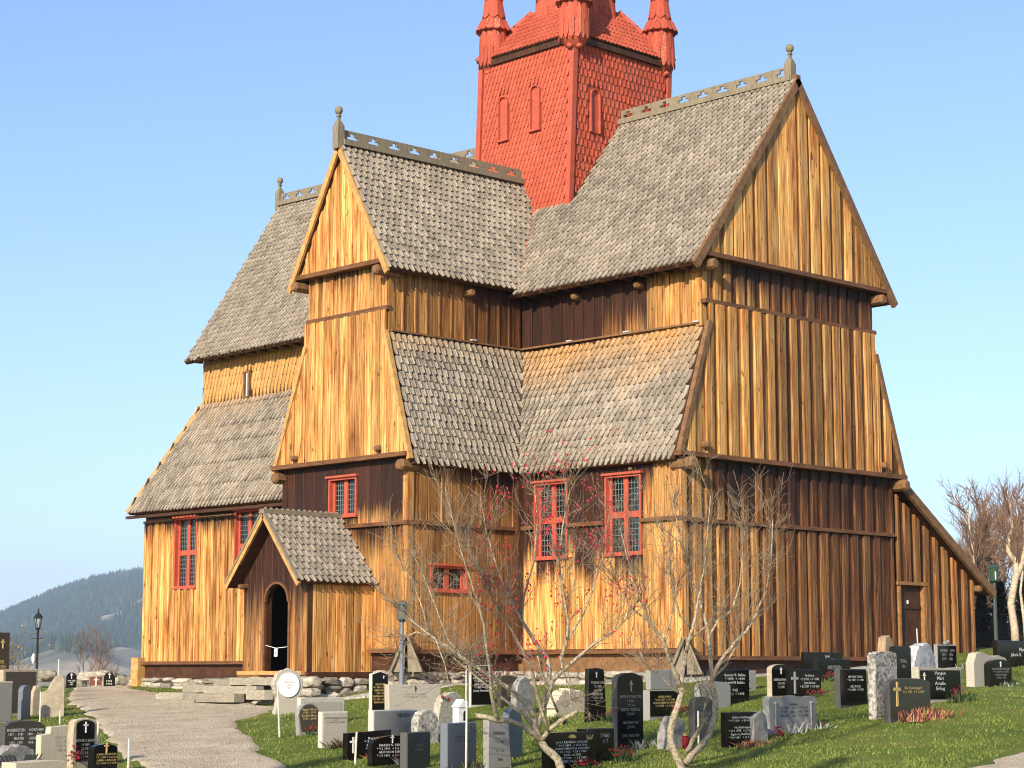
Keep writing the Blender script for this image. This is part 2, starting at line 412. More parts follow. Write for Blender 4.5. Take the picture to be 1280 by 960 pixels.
# south wall of the choir arm: plain wide boards, belt at 3.25
hs = [(a + 4.98, b + 4.98, c, d) for a, b, c, d in choir_win]
ct = lambda u: 2.20 + .35 * math.sin(u * 5) if u < 3.85 else (3.9 if u < 4.3 else 4.45)
belt_hole = [(a, b, c, d) for a, b, c, d in hs]
clad(w_choir, -4.98, 0, 0, 4.98, .5, 3.22, .30, 0, [(a, b, c, 9) for a, b, c, d in hs], ct, .45, .06)
clad(w_choir, -4.98, 0, 0, 4.98, 3.30, 4.62, .30, 0, [(a, b, -9, d) for a, b, c, d in hs], ct, .45, .12)
# clerestory
clad(w_choir, -5.65, .80, 0, 5.55, 7.42, 8.86, .34, .16, (), lambda u: 6.6 if u < 2.6 else (7.5 + .25 * math.sin(u * 9) if u < 4.0 else 8.6), .8, lambda u: .7 if u < 3.4 else .3)
# east end of the choir arm
RE = math.pi / 2
gold_e = lambda v: .02 + .38 * min(1, max(0, (v - .8) / 2.6))
dark_e = lambda v: .18 + .66 * min(1, max(0, (v - .5) / 3.2))
EE = dict(pitch=.41, bat=.62, bt=.042, dk=.45, jit=.16)
EG = dict(pitch=.40, bat=.78, bt=.032, dk=.65, jit=.16)
clad(w_choir, 0, 0, RE, 7.58, .33, 3.17, tone=dark_e, tar_z=lambda v: 3.0, soft=.5, **EE)
clad(w_choir, 0, 0, RE, 7.58, 3.26, 4.60, tone=lambda v: dark_e(v) + .12, tar_z=lambda v: 4.45 if v < 1.2 else 3.45 + .3 * math.sin(v * 3), soft=.8, **EE)
fl_l = lambda z: -.22 + 1.02 * (z - 4.6) / 2.9; fl_r = lambda z: 7.86 - 1.0 * (z - 4.6) / 2.9
def flare_top(lo_u, hi_u, z0, z1, wl, wr):
    """top edge of a trapezoid panel as a function of u (u from the lower left corner)"""
    def f(u):
        z = z1
        if u < wl: z = z0 + (z1 - z0) * u / wl
        if u > hi_u - wr: z = min(z, z0 + (z1 - z0) * (hi_u - u) / wr)
        return z
    return f
wB = 8.08
fb = flare_top(0, wB, 4.66, 7.60, 1.02, 1.0)
tn = lambda v: gold_e(v) * .9 + (.25 if 3.0 < v < 4.9 else 0)
clad(w_choir, .12, -.22, RE, 1.02, 4.66, fb, tone=tn, **EE)
clad(w_choir, .12, .80, RE, wB - 2.02, 4.66, 7.99, tone=lambda v: tn(v + 1), **EE)
clad(w_choir, .12, wB - 1.22, RE, 1.0, 4.66, lambda u: fb(u + wB - 1.0), tone=lambda v: tn(v + 7), **EE)
clad(w_choir, 0.03, .72, RE, 6.16, 8.08, 9.02, tone=lambda v: dark_e(v) + .1, tar_z=lambda v: 8.8 if v < 1 else 8.35, soft=.5, **EE)
gB = lambda u: 9.10 + min(u / 3.36, (6.72 - u) / 3.36) * 4.45
clad(w_choir, .22, .52, RE, 6.72, 9.10, gB, tone=lambda v: -.10 + .03 * v, **EG)
# --- transept, south front
As = dict(pitch=.30, bat=.46, bt=.034, dk=.10)
aw = (XA1 - XA0)
awin = [(-7.70 - XA0, -6.70 - XA0, 3.50, 4.38)]
clad(w_trans, XA0, YA, 0, aw, .5, 3.20, .33, 0, (), lambda u: 2.55 if u < 3.7 else 2.7, .6, .24)
clad(w_trans, XA0, YA, 0, aw, 3.29, 4.70, .38, 0, awin, lambda u: 3.25, .35, .4)
wA = 4.75
fa = flare_top(0, wA, 4.72, 7.55, 1.02, .85)
clad(w_trans, -9.52, YA - .12, 0, 1.02, 4.78, lambda u: max(4.9, fa(u)), tone=.03, **As)
clad(w_trans, -8.50, YA - .12, 0, wA - 1.87, 4.78, 8.05, tone=.03, **As)
clad(w_trans, -9.52 + wA - .85, YA - .12, 0, .85, 4.78, lambda u: max(4.9, fa(u + wA - .85)), tone=.03, **As)
clad(w_trans, -8.45, YA - .04, 0, 2.80, 8.15, 9.12, .27, .42, (), 8.75, .6, .22)
gA = lambda u: 9.22 + min(u / 1.52, (3.04 - u) / 1.52) * 2.75
clad(w_trans, AX - 1.52, YA - .22, 0, 3.04, 9.18, gA, .27, .45, dk=.1, tone=lambda u: -.12 if 1.1 < u < 1.9 else .12)
# transept, east side
aeh = [(.64, 1.76, 1.78, 2.33)]
ae_t = lambda v: .36 + .30 * v / 3.4
clad(w_trans, XA1, YA, RE, 3.36, .48, 3.20, .33, 0, aeh, lambda v: 3.1, .4, ae_t, jit=.2)
clad(w_trans, XA1, YA, RE, 3.36, 3.29, 4.62, .33, .12, (), lambda v: 4.45 - .5 * max(0, v - 1.1), .7, lambda v: ae_t(v) + .1, jit=.2)
clad(w_trans, -5.65, YA, RE, 4.1, 7.60, 8.98, .36, .14, (), lambda v: 8.9 if v < 2.6 else 8.3, .6, lambda v: .42 + .14 * v)
# --- nave, south side
nh = [(a + 20.4, b + 20.4, c, d) for a, b, c, d in nave_win]
clad(w_nave, -20.4, .2, 0, 10.8, .28, 4.18, .30, .45, nh, lambda u: 3.80, .42, .0, bt=.05, dk=.2)
clad(w_nave, -20.4, .2, 0, 10.8, 4.18, 4.62, .30, 0, [(a, b, -9, d) for a, b, c, d in nh], -9, .4, .6)
clad(w_nave, -20.4, 7.6, -math.pi / 2, 7.4, .28, 4.6, .30, .45, (), 3.9, .4, .2)
# corner posts
for x, y, z0, z1, tz, tn in ((-.02, .02, .33, 4.6, 4.4, .12), (XA1 - .02, YA + .02, .4, 4.65, 4.5, .3), (XA0 + .04, YA + .04, .4, 4.7, 2.6, .4), (-5.69, YA + .03, 7.5, 9.0, 9, .3), (-.06, .8, 7.5, 8.95, 9, .15)):
    mb = MB(); mb.box((0, 0, (z0 + z1) / 2), (.17, .17, z1 - z0)); o = part('corner_post', mb, M['board'], loc=(x, y, 0)); o['tar_z'] = tz; o['tar_soft'] = .5; o['tone'] = tn
mb = MB(); mb.box((XA1 + .1, .0 - .1, 2.4), (.2, .2, 4.3)); part('corner_post', mb, M['tar'])

# belts, sills and drip boards (each proud of the boards)
def rail(p, q, w=.12, h=.085, m='rail'):
    mb = MB(); mb.bar(p, q, w, h); return part('rail', mb, M[m])
rail((-4.98, -.06, 3.26), (-4.43, -.06, 3.26)); rail((-3.35, -.06, 3.26), (-2.21, -.06, 3.26)); rail((-1.11, -.06, 3.26), (.10, -.06, 3.26)); rail((.06, -.03, 3.23), (.06, 7.58, 3.23))
rail((XA0, YA - .06, 3.25), (XA1 + .1, YA - .06, 3.25)); rail((XA1 + .06, YA - .03, 3.25), (XA1 + .06, -.0, 3.25))
rail((-20.45, .2 - .05, 4.22), (-18.97, .2 - .05, 4.22), .08, .06, 'trim'); rail((-17.85, .15, 4.22), (-16.2, .15, 4.22), .08, .06, 'trim'); rail((-15.0, .15, 4.22), (-9.4, .15, 4.22), .08, .06, 'trim')
rail((.17, -.30, 4.62), (.17, 7.92, 4.62), .20, .10); rail((.09, .70, 8.04), (.09, 6.95, 8.04), .16, .09); rail((.22, .35, 9.05), (.22, 7.35, 9.05), .24, .10)
rail((-9.58, YA - .17, 4.74), (-4.78, YA - .17, 4.74), .22, .10); rail((-8.48, YA - .08, 8.10), (-5.58, YA - .08, 8.10), .16, .09); rail((AX - 1.66, YA - .22, 9.15), (AX + 1.62, YA - .22, 9.15), .24, .10)
for p, q in (((XA1, -.09, .44), (.14, -.09, .44)), ((.09, -.09, .30), (.09, 7.6, .30)), ((XA1 + .09, YA - .09, .44), (XA1 + .09, -.1, .44)), ((-6.05, YA - .09, .46), (XA1 + .14, YA - .09, .46)), ((-20.45, .11, .25), (-8.3, .11, .25))):
    rail(p, q, .26, .09)
# sill logs
for p, q in (((XA1 - .1, .10, .2), (.0, .10, .2)), ((-.10, 0.15, .08), (-.10, 7.5, .08)), ((XA1 - .10, YA + .1, .2), (XA1 - .10, 0, .2)), ((-6.1, YA + .1, .2), (XA1 - .02, YA + .1, .2)), ((-20.3, .30, .02), (-8.3, .30, .02))):
    mb = MB(); mb.bar(p, q, .30, .40); part('sill_log', mb, M['trim'] if p[1] == .10 else M['tar'])
# leaning end boards where the sill logs cross
def end_cap(x, y, z, rz):
    mb = MB()
    for s in (-1, 1):
        mb.prism([(s * .02, -.32, .75), (s * .36, -.34, 0), (s * .04, -.36, 0)] if s > 0 else [(s * .02, -.32, .75), (s * .04, -.36, 0), (s * .36, -.34, 0)], (0, .05, 0))
        mb.bar((s * .03, -.15, .76), (s * .34, -.18, .0), .50, .045, (s, 0, .4))
    o = part('sill_cap', mb, M['grey_wood'], loc=(x, y, z), rz=rz)
end_cap(XA1 + .03, YA - .02, .0, RAD(45)); end_cap(.05, -.03, -.05, RAD(45))
mb = MB(); mb.box((-20.42, .08, .0), (.34, .34, .8)); part('sill_end', mb, M['gold'])

# ------------------------------------------------------------------ roofs
def plane_under(e, r, axis):   # height of a roof plane through eave e=(pos,z) and ridge r=(pos,z)
    return lambda c: e[1] + (r[1] - e[1]) * ((c[axis] - e[0]) / (r[0] - e[0]))
B_UP = plane_under((.22, 8.82), (YR, 13.65), 1)      # main south slope
A_UPE = plane_under((-5.33, 8.95), (AX, 12.1), 0)    # transept east slope
A_UPW = plane_under((-8.83, 8.95), (AX, 12.1), 0)
B_LO = plane_under((-.26, 4.50), (.82, 7.52), 1)
A_LOE = plane_under((-4.72, 4.53), (-5.63, 7.55), 0)
kB = lambda c: not (c.x < AX + 3.2 and A_UPE(c) > c.z + .12 and c.x > AX - .2 and A_UPW(c) > c.z + .12)
kA = lambda c: B_UP(c) < c.z + .10
tower_in = lambda c: (-8.65 < c.x < -5.25 and 2.15 < c.y < 5.6)
ROOFW, ROOFE = -19.5, .34
# choir/main south upper slope, north slope
roof('upper_roof', (-6.9, .22, 8.82), (ROOFE, .22, 8.82), (ROOFE, YR, 13.65), (-6.9, YR, 13.65), M['shingle'], keep=lambda c: kB(c) and not tower_in(c) and (c.x > -7.0))
roof('upper_roof', (ROOFE, 7.50, 8.82), (-6.9, 7.50, 8.82), (-6.9, YR, 13.65), (ROOFE, YR, 13.65), M['shingle'], w=.34, ex=.36)
# nave upper slopes (ridge a touch higher, roof leans a little)
roof('upper_roof', (-19.33, .62, 8.78), (-6.9, .30, 8.84), (-6.9, YR, 13.62), (ROOFW, 4.05, 13.95), M['shingle'], keep=lambda c: not tower_in(c) and not (c.x > -8.8 and A_UPW(c) > c.z + .12))
roof('upper_roof', (-6.9, 7.5, 8.82), (-19.33, 7.5, 8.78), (ROOFW, 4.05, 13.95), (-6.9, YR, 13.62), M['shingle'], w=.34, ex=.36)
# transept upper
YG = -3.78
roof('upper_roof', (-5.33, YG, 8.95), (-5.33, 2.4, 8.95), (AX, 2.4, 12.1), (AX, YG, 12.1), M['shingle'], w=.175, ex=.185, keep=kA)
roof('upper_roof', (-8.83, 2.4, 8.95), (-8.83, YG, 8.95), (AX, YG, 12.1), (AX, 2.4, 12.1), M['shingle'], keep=kA)
# lower roofs
roof('lower_roof', (-5.2, -.26, 4.50), (.02, -.26, 4.50), (.02, .80, 7.52), (-6.2, .80, 7.52), M['shingle_low'], keep=lambda c: c.x > -5.7 and A_LOE(c) < c.z + .12)
roof('lower_roof', (-4.72, YA - .06, 4.53), (-4.72, .1, 4.53), (-5.63, 1.1, 7.55), (-5.63, YA - .06, 7.55), M['shingle_lo2'], w=.175, keep=lambda c: B_LO(c) < c.z + .12)
roof('lower_roof', (-9.6, .5, 4.6), (-9.6, YA - .06, 4.6), (-8.45, YA - .06, 7.55), (-8.45, 1.1, 7.55), M['shingle_lo2'])
roof('lower_roof', (-20.75, -.22, 4.48), (-9.2, -.32, 4.42), (-8.4, 1.12, 7.62), (-19.05, 1.12, 7.55), M['shingle_lo2'])
roof('lower_roof', (-20.75, 7.9, 4.48), (-20.75, -.22, 4.48), (-19.05, 1.12, 7.55), (-19.05, 6.6, 7.55), M['shingle_lo2'], w=.3, ex=.3)
roof('lower_roof', (.02, 7.88, 4.48), (-5, 7.88, 4.48), (-5, 6.84, 7.5), (.02, 6.84, 7.5), M['shingle_lo2'], w=.3, ex=.3)
# shake-clad nave clerestory
roof('nave_clerestory', (-19.15, 1.14, 7.55), (-8.42, 1.14, 7.62), (-8.42, 1.16, 8.95), (-19.15, 1.16, 8.88), M['shake'], w=.16, ex=.26, thick=.04, keep=lambda c: not (-17.1 < c.x < -16.8 and 7.6 < c.z < 8.3), lift=.04)
mb = MB()
mb.b2((-17.08, 1.04, 7.62), (-17.03, 1.12, 8.28)); mb.b2((-16.87, 1.04, 7.62), (-16.82, 1.12, 8.28)); mb.b2((-17.08, 1.04, 8.28), (-16.82, 1.12, 8.33)); mb.b2((-17.08, 1.04, 7.57), (-16.82, 1.12, 7.62))
o = part('slit_window', mb, M['trim']); mb = MB(); mb.b2((-17.03, 1.09, 7.62), (-16.87, 1.11, 8.28)); mb.build('pane', M['glass'], o)
mb = MB(); mb.b2((-16.975, 1.06, 7.62), (-16.925, 1.085, 8.28)); mb.build('mullion', plain('pale_paint', (.6, .58, .52), .6), o)

# barge boards
def barge(p, q, w=.09, h=.30, m='trim', up=None, name='bargeboard'):
    mb = MB(); mb.bar(p, q, w, h, up or (0, 0, 1)); return part(name, mb, M[m])
for ys, zs in ((.20, 8.74), (7.52, 8.74)):
    barge((ROOFE - .02, ys, zs), (ROOFE - .02, YR + (.05 if ys < 1 else -.05), 13.62), .09, .19, 'trim')
for xs in (-5.31, -8.85):
    barge((xs, YG + .02, 8.83), (AX, YG + .02, 12.02), .06, .14, 'gold')
for p, q in (((.17, -.24, 4.60), (.17, .80, 7.58)), ((.17, 7.88, 4.60), (.17, 6.86, 7.5))): barge(p, q, .12, .12, 'trim', (0, 1, 0))
for p, q in (((-4.74, YA - .16, 4.62), (-5.62, YA - .16, 7.58)), ((-9.58, YA - .16, 4.62), (-8.44, YA - .16, 7.50))): barge(p, q, .12, .10, 'gold', (1, 0, 0))
barge((-20.78, -.20, 4.50), (-19.08, 1.10, 7.57), .12, .14, 'gold')
mb = MB(); mb.bar((-20.8, -.22, 4.36), (-9.3, -.32, 4.30), .08, .08); part('gutter', mb, M['tar'])
# dark rafters' ends under the eaves
re_ = MB(); re_.box((0, 0, 0), (.10, .5, .10)); re_ = re_.mesh('rafter_end', M['tar'])
for i in range(9): link('rafter_end', re_, church, (-5.0 + i * .6, .42, 8.80))
for i in range(22): link('rafter_end', re_, church, (-19.0 + i * .5, .75, 8.80))
# valley flashings in red
mb = MB(); mb.bar((-5.36, .30, 8.98), (-7.0, 2.6, 12.0), .16, .06, (.4, -.5, .7)); part('valley_flashing', mb, M['red'])
mb = MB(); mb.bar((-4.74, -.30, 4.62), (-5.60, .76, 7.52), .07, .05, (.6, -.6, .4)); part('valley_flashing', mb, M['tar'])
mb = MB()
for x, z in ((-4.0, 7.66), (-2.2, 7.66), (-.12, 7.64)): mb.box((x, .70, z - .04), (.16, .07, .03))
mb.box((-5.55, -.9, 7.64), (.07, .15, .03)); part('flashing_tab', mb, plain('pale_metal', (.55, .56, .54), .5, metal=.3))
rail((-5.6, .70, 7.60), (-.05, .72, 7.57), .07, .04, 'trim'); rail((-5.58, YA, 7.59), (-5.58, .7, 7.59), .06, .04, 'trim')

# purlin ends (round and square log ends sticking out under gables and eaves)
def log_end(x, y, z, dx, dy, r=.15, ln=.45):
    mb = MB(); d = Vector((dx, dy, 0)); r *= .8; p = Vector((x, y, z))
    mb.tube([p - d * .2, p + d * (ln - .06), p + d * ln], [r, r, r * .75], 8); part('purlin_end', mb, M['trim'])
for x in (-8.55, -5.62): log_end(x, YA, 8.92, 0, -1, .15, .50)
for y in (.72, 6.92): log_end(0, y, 8.82, 1, 0, .16, .45)
for x in (-9.42, -4.95): log_end(x, YA, 4.50, 0, -1, .17, .32)
for x in (-8.75, -5.75): log_end(x, YA - .1, 4.92, 0, -1, .09, .22)
for y in (-.02, 7.70): log_end(0, y, 4.42, 1, 0, .18, .42)
for y in (.55, 7.0): log_end(0.1, y, 4.85, 1, 0, .10, .25)
for x in (-3.72, -1.75): log_end(x, .8, 8.62, 0, -1, .11, .28)
log_end(-5.65, -1.1, 8.72, 1, 0, .11, .30)
for x in (-3.95, -1.4): log_end(x, 0, 4.40, 0, -1, .07, .10)

# ridge crests and finials
crest('ridge_crest', (-5.3, YR, 13.70), (.20, YR, 13.70)); crest('ridge_crest', (-19.4, 4.02, 14.0), (-8.7, YR, 13.72)); crest('ridge_crest', (AX, YG + .1, 12.16), (AX, 2.12, 12.20))
finial(.12, YR, 13.75); finial(-19.45, 4.03, 14.05); finial(AX, YG + .02, 12.22)

mb = MB(); mb.box((ROOFE - .04, YR, 13.58), (.12, .16, .30)); part('apex_block', mb, M['trim'])
# ------------------------------------------------------------------ windows
def window(cx, y, z0, z1, w, rz=0, rows=2, hood=True, pos=None):
    """frame set through the wall, sash cross, leaded panes; local x along wall, -y outward"""
    h = z1 - z0; f = MB(); d0, d1 = -.055, .125
    for a, b in (((-w / 2, d0, 0), (-w / 2 + .05, d1, h)), ((w / 2 - .05, d0, 0), (w / 2, d1, h)), ((-w / 2 + .05, d0, 0), (w / 2 - .05, d1, .05)), ((-w / 2 + .05, d0, h - .05), (w / 2 - .05, d1, h))): f.b2(a, b)
    if hood: f.b2((-w / 2 - .05, d0 - .06, h), (w / 2 + .05, d1, h + .05)); f.b2((-w / 2 - .03, d0 - .04, -.04), (w / 2 + .03, d1, 0))
    o = f.build('window', M['red'], church, (pos[0], pos[1], z0), rz)
    iw, ih = w - .10, h - .10; s = MB(); sy0, sy1 = .055, .112
    s.b2((-.065, sy0, .05), (.065, sy1, .05 + ih))
    if rows == 2:
        m_ = .05 + ih * .5
        s.b2((-iw / 2, sy0 + .002, m_ - .07), (-.066, sy1, m_ + .07)); s.b2((.066, sy0 + .002, m_ - .07), (iw / 2, sy1, m_ + .07))
    for sx in (-1, 1): s.b2((sx * iw / 2, sy0 + .001, .05), (sx * (iw / 2 - .07), sy1, .05 + ih))
    s.build('sash', M['red'], o)
    pw = iw / 2 - .135; ph = (ih - (.14 if rows == 2 else 0)) / rows
    for c in (-1, 1):
        for r in range(rows):
            x0 = .065 if c > 0 else -.065 - pw; zz = .05 + r * (ph + .14)
            g = MB(); g.b2((x0, .095, zz), (x0 + pw, .105, zz + ph)); g.build('pane', M['glass'], o)
            l = MB(); nc = 4; nr = max(4, int(ph / .11))
            for i in range(1, nc): l.b2((x0 + pw * i / nc - .0045, .086, zz), (x0 + pw * i / nc + .0045, .092, zz + ph))
            for i in range(1, nr): l.b2((x0, .0855, zz + ph * i / nr - .0045), (x0 + pw, .0925, zz + ph * i / nr + .0045))
            l.build('lead_lattice', M['lead'], o)
    return o
for a, b, c, d in choir_win: window(0, 0, c, d, b - a, 0, pos=((a + b) / 2, 0))
for a, b, c, d in nave_win: window(0, 0, c, d, b - a, 0, pos=((a + b) / 2, .2))
window(0, 0, 3.50, 4.38, 1.0, 0, 1, pos=(-7.20, YA))
window(0, 0, 1.78, 2.33, 1.12, RE, 1, pos=(XA1, -2.18))

# ------------------------------------------------------------------ tower
tw = MB(); TX0, TX1, TY0, TY1, TZ = -8.47, -5.17, 2.12, 5.60, 15.62
lean = .28
def tpt(x, y, z): return Vector((x - lean * max(0, (TZ - z)) / 4.5, y + .06 * max(0, TZ - z) / 4.5, z))
q = lambda z: [tpt(TX0, TY0, z), tpt(TX1, TY0, z), tpt(TX1, TY1, z), tpt(TX0, TY1, z)]
lo_, hi_ = q(9.8), q(TZ); tw.add(lo_ + hi_, [(3, 2, 1, 0), (4, 5, 6, 7), (0, 1, 5, 4), (1, 2, 6, 5), (2, 3, 7, 6), (3, 0, 4, 7)])
tower = part('tower', tw, M['red'])
tw_s = [(tpt(-7.57, TY0, 13.95), .16, .56), (tpt(-6.42, TY0, 14.0), .16, .56)]
def not_win_s(c): return all(not (abs(c.x - p.x) < hw + .05 and abs(c.z - .06 - p.z) < hh) for p, hw, hh in tw_s)
tw_e = (tpt(TX1, 2.88, 13.8), .17, .55)
def not_win_e(c): return not (abs(c.y - tw_e[0].y) < tw_e[1] + .05 and abs(c.z - .06 - tw_e[0].z) < tw_e[2])
S0, S1, S2, S3 = tpt(TX0 + .10, TY0, 10.2), tpt(TX1 - .10, TY0, 10.2), tpt(TX1 - .10, TY0, TZ), tpt(TX0 + .10, TY0, TZ)
roof('', S0, S1, S2, S3, M['red_shingle'], w=.13, ex=.17, slab=False, parent=tower, keep=not_win_s, lift=.045, tip=.42, gap=.84, t=.026, jit=.2)
E0, E1, E2, E3 = tpt(TX1, TY0 + .10, 15.5 - 3.0), tpt(TX1, TY1 - .10, 12.5), tpt(TX1, TY1 - .10, TZ), tpt(TX1, TY0 + .10, TZ)
roof('', tpt(TX1, TY0 + .10, 10.1), tpt(TX1, TY1 - .10, 10.1), E1, E0, M['red_shingle'], w=.15, ex=.20, slab=False, parent=tower, keep=not_win_e, lift=.05, tip=.42, gap=.84, t=.026, jit=.2)
roof('', E0, E1, E2, E3, M['red_shingle'], w=.15, ex=.20, slab=False, parent=tower, keep=not_win_e, lift=.05, tip=.42, gap=.84, t=.026, jit=.2, singles=150, single_parent=tower)
for x, y in ((TX0, TY0), (TX1, TY0), (TX1, TY1)):
    mb = MB(); mb.bar(tpt(x, y, 10.0), tpt(x, y, TZ), .15, .15, (1, 0, 0)); mb.build('corner_post', M['red'], tower)
def arch_pts(w, h0, h1, n=6):
    pts = [(-w, h0), (w, h0)]
    for i in range(n + 1):
        t = math.pi * i / n; pts.append((w * math.cos(t), h1 - w + w * math.sin(t)))
    return pts
for p, hw, hh in tw_s:
    mb = MB(); mb.prism([p + Vector((a, -.022, b)) for a, b in arch_pts(hw - .02, -hh, hh)], (0, .06, 0)); ar = [p + Vector((a, -.05, b)) for a, b in arch_pts(hw, -hh, hh)[1:] + [(-hw, -hh)]]
    for u_, v_ in zip(ar, ar[1:]): mb.bar(u_, v_, .03, .07, (0, -1, 0))
    mb.box((p.x, p.y - .05, p.z - hh - .03), (.40, .11, .05)); mb.build('blind_window', M['red'], tower)
mb = MB(); p = tw_e[0]; mb.prism([p + Vector((.03, a, b)) for a, b in arch_pts(.14, -.55, .55)], (-.06, 0, 0)); ar = [p + Vector((.06, a, b)) for a, b in arch_pts(.16, -.55, .55)[1:] + [(-.16, -.55)]]
for u_, v_ in zip(ar, ar[1:]): mb.bar(u_, v_, .03, .07, (1, 0, 0))
mb.build('blind_window', M['red'], tower)
# tower roof
tcx, tcy = (TX0 + TX1) / 2, (TY0 + TY1) / 2; ov = .12; ZE = TZ - .03; ZT = 16.90; rt = .80
c4 = [(TX0 - ov, TY0 - ov), (TX1 + ov, TY0 - ov), (TX1 + ov, TY1 + ov), (TX0 - ov, TY1 + ov)]
t4 = [(tcx - rt, tcy - rt), (tcx + rt, tcy - rt), (tcx + rt, tcy + rt), (tcx - rt, tcy + rt)]
for i in range(4):
    j = (i + 1) % 4
    roof('tower_roof', (*c4[i], ZE), (*c4[j], ZE), (*t4[j], ZT), (*t4[i], ZT), M['red_shingle'], w=.135, ex=.18, edge=.7, thick=.06, gap=.93, lift=.04, t=.02, jit=.2)  # slab in dark timber colour, not red: the soffit's shade is painted in
def octa(name, c, r0, r1, z0, z1, m, w, ex, shing=True, parent=church, lift=.016):
    """eight-sided shingled body"""
    mb = MB(); mb.lathe((c[0], c[1], 0), [(r0 - .02, z0), (r1 - .02, z1)], 8, .5); o = part(name, mb, M['red'], parent)
    if shing:
        for k in range(8):
            a, b = 2 * math.pi * (k + .5) / 8, 2 * math.pi * (k + 1.5) / 8
            P = lambda r, t, z: (c[0] + r * math.cos(t), c[1] + r * math.sin(t), z)
            roof('', P(r0, a, z0), P(r0, b, z0), P(r1, b, z1), P(r1, a, z1), m, w=w, ex=ex, slab=False, parent=o, lift=lift, tip=.16, gap=.95, t=.012, jit=.04, edge=.45)
    return o
for i in range(4):
    mb = MB(); mb.bar((*c4[i], ZE + .05), (*t4[i], ZT + .05), .10, .08, (0, 0, 1)); part('hip_board', mb, M['red'])
mb = MB()
for i in range(4):
    j = (i + 1) % 4; cc = [(TX0 - .05, TY0 - .05), (TX1 + .05, TY0 - .05), (TX1 + .05, TY1 + .05), (TX0 - .05, TY1 + .05)]; mb.bar((*cc[i], ZE - .12), (*cc[j], ZE - .12), .12, .14)
part('tower_eave_shade', mb, M['tar'])  # dark strips standing in for the shade under the tower eave
octa('spire', (tcx, tcy), 1.10, 1.02, 16.6, 19.2, M['red_shingle'], .17, .25)
octa('spire_cap', (tcx, tcy), 1.40, .25, 19.2, 23.0, M['red_shingle'], .2, .3, False)
for x, y in ((TX1 - .04, TY0 + .04), (TX0 + .20, TY0 + .20), (TX1 - .15, TY1 - .15), (TX0 + .2, TY1 - .2)):
    t = octa('turret', (x, y), .39, .37, 15.48, 16.42, M['red_worn'], .145, .42)
    mb = MB(); mb.lathe((x, y, 0), [(.10, 15.22), (.20, 15.28), (.32, 15.40), (.37, 15.48)], 8, .5); mb.build('corbel', M['red'], t)
    mb = MB()
    for k in range(3): mb.blob((x + (.18 if k == 1 else .02) * (1 if x > tcx else -1), y + (.18 if k == 2 else .02) * (1 if y > tcy else -1), 15.28), (.085, .085, .075), 1, .05)
    mb.build('corbel_scroll', M['red'], t, smooth=True)
    octa('turret_roof', (x, y), .475, .30, 16.38, 16.74, M['red_worn'], .15, .17)
    octa('turret_roof', (x, y), .30, .05, 16.74, 18.5, M['red_worn'], .13, .26)

# ------------------------------------------------------------------ north annex (lean-to)
w_an = wall('annex_wall', [((-4, 7.7, .2), (-.14, 10.86, 2.0))])
mb = MB(); mb.prism([(-.14, 7.7, 2.0), (-.14, 10.86, 2.0), (-.14, 10.86, 2.2), (-.14, 7.7, 4.2)], (-3.8, 0, 0)); mb.build('annex_gable', M['tar'], w_an)
az = lambda u: 4.22 - u * (2.02 / 3.2)
clad(w_an, 0, 7.70, RE, 3.2, .25, az, .41, .48, [(.02, 1.12, -9, 2.12)], lambda v: 99, .5, lambda v: .72, bt=.055, dk=.4)
roof('annex_roof', (.30, 11.50, 1.98), (-4, 11.50, 1.98), (-4, 7.68, 4.55), (.30, 7.68, 4.55), M['shingle'], w=.24, ex=.26)
barge((.26, 7.72, 4.44), (.26, 11.52, 1.92), .09, .20, 'trim')
log_end(0, 10.95, 2.05, 1, 0, .11, .25)
mb = MB(); mb.b2((-.06, 7.72, .35), (.08, 7.80, 2.06)); mb.b2((-.06, 8.74, .35), (.08, 8.82, 2.06)); mb.b2((-.06, 7.66, 2.06), (.10, 8.88, 2.14))
fr = part('door_frame', mb, plain('oiled_frame', (.36, .17, .06), .6, .5, 7))
dr = MB(); dr.b2((-.08, 7.80, .33), (-.03, 8.74, 2.05)); dr.b2((-.03, 7.82, 1.50), (.0, 8.72, 1.58)); door = part('door', dr, M['tar'])
mb = MB(); mb.b2((-.029, 8.17, 1.62), (.0, 8.21, 1.70)); mb.build('lock_plate', plain('pale_plate', (.7, .7, .68), .4), door)

# ------------------------------------------------------------------ south porch
PX0, PX1, PY, PC = -8.36, -6.10, -5.30, -7.25
mb = MB()
mb.b2((PX0 + .02, PY + .20, -.05), (PX0 + .12, YA, 2.0)); mb.b2((PX1 - .12, PY + .08, -.05), (PX1 - .03, YA, 2.0))
mb.b2((PX0 + .12, YA - .07, .05), (PX1 - .12, YA - .055, 1.9)); mb.b2((PX0 + .12, PY + .2, -.03), (PX1 - .12, YA - .06, .03))
w_p = part('porch_wall', mb, M['dark'])
mb = MB()   # solid front with an arched doorway
dx0, dx1 = -7.54, -6.70; dc = (dx0 + dx1) / 2; dr_ = (dx1 - dx0) / 2; dz = 1.52
gz_ = lambda x: 2.0 + (1 - abs(x - PC) / 1.13) * 1.30
arch = [(dc + dr_ * math.cos(math.pi * i / 10), dz + dr_ * math.sin(math.pi * i / 10)) for i in range(11)]
Y0 = PY + .05
def quad(pts): mb.prism([(x, Y0, z) for x, z in pts], (0, .14, 0))
quad([(PX0, -.02), (dx0, -.02), (dx0, gz_(dx0)), (PX0, 2.0)]); quad([(dx1, -.02), (PX1, -.02), (PX1, 2.0), (dx1, gz_(dx1))])
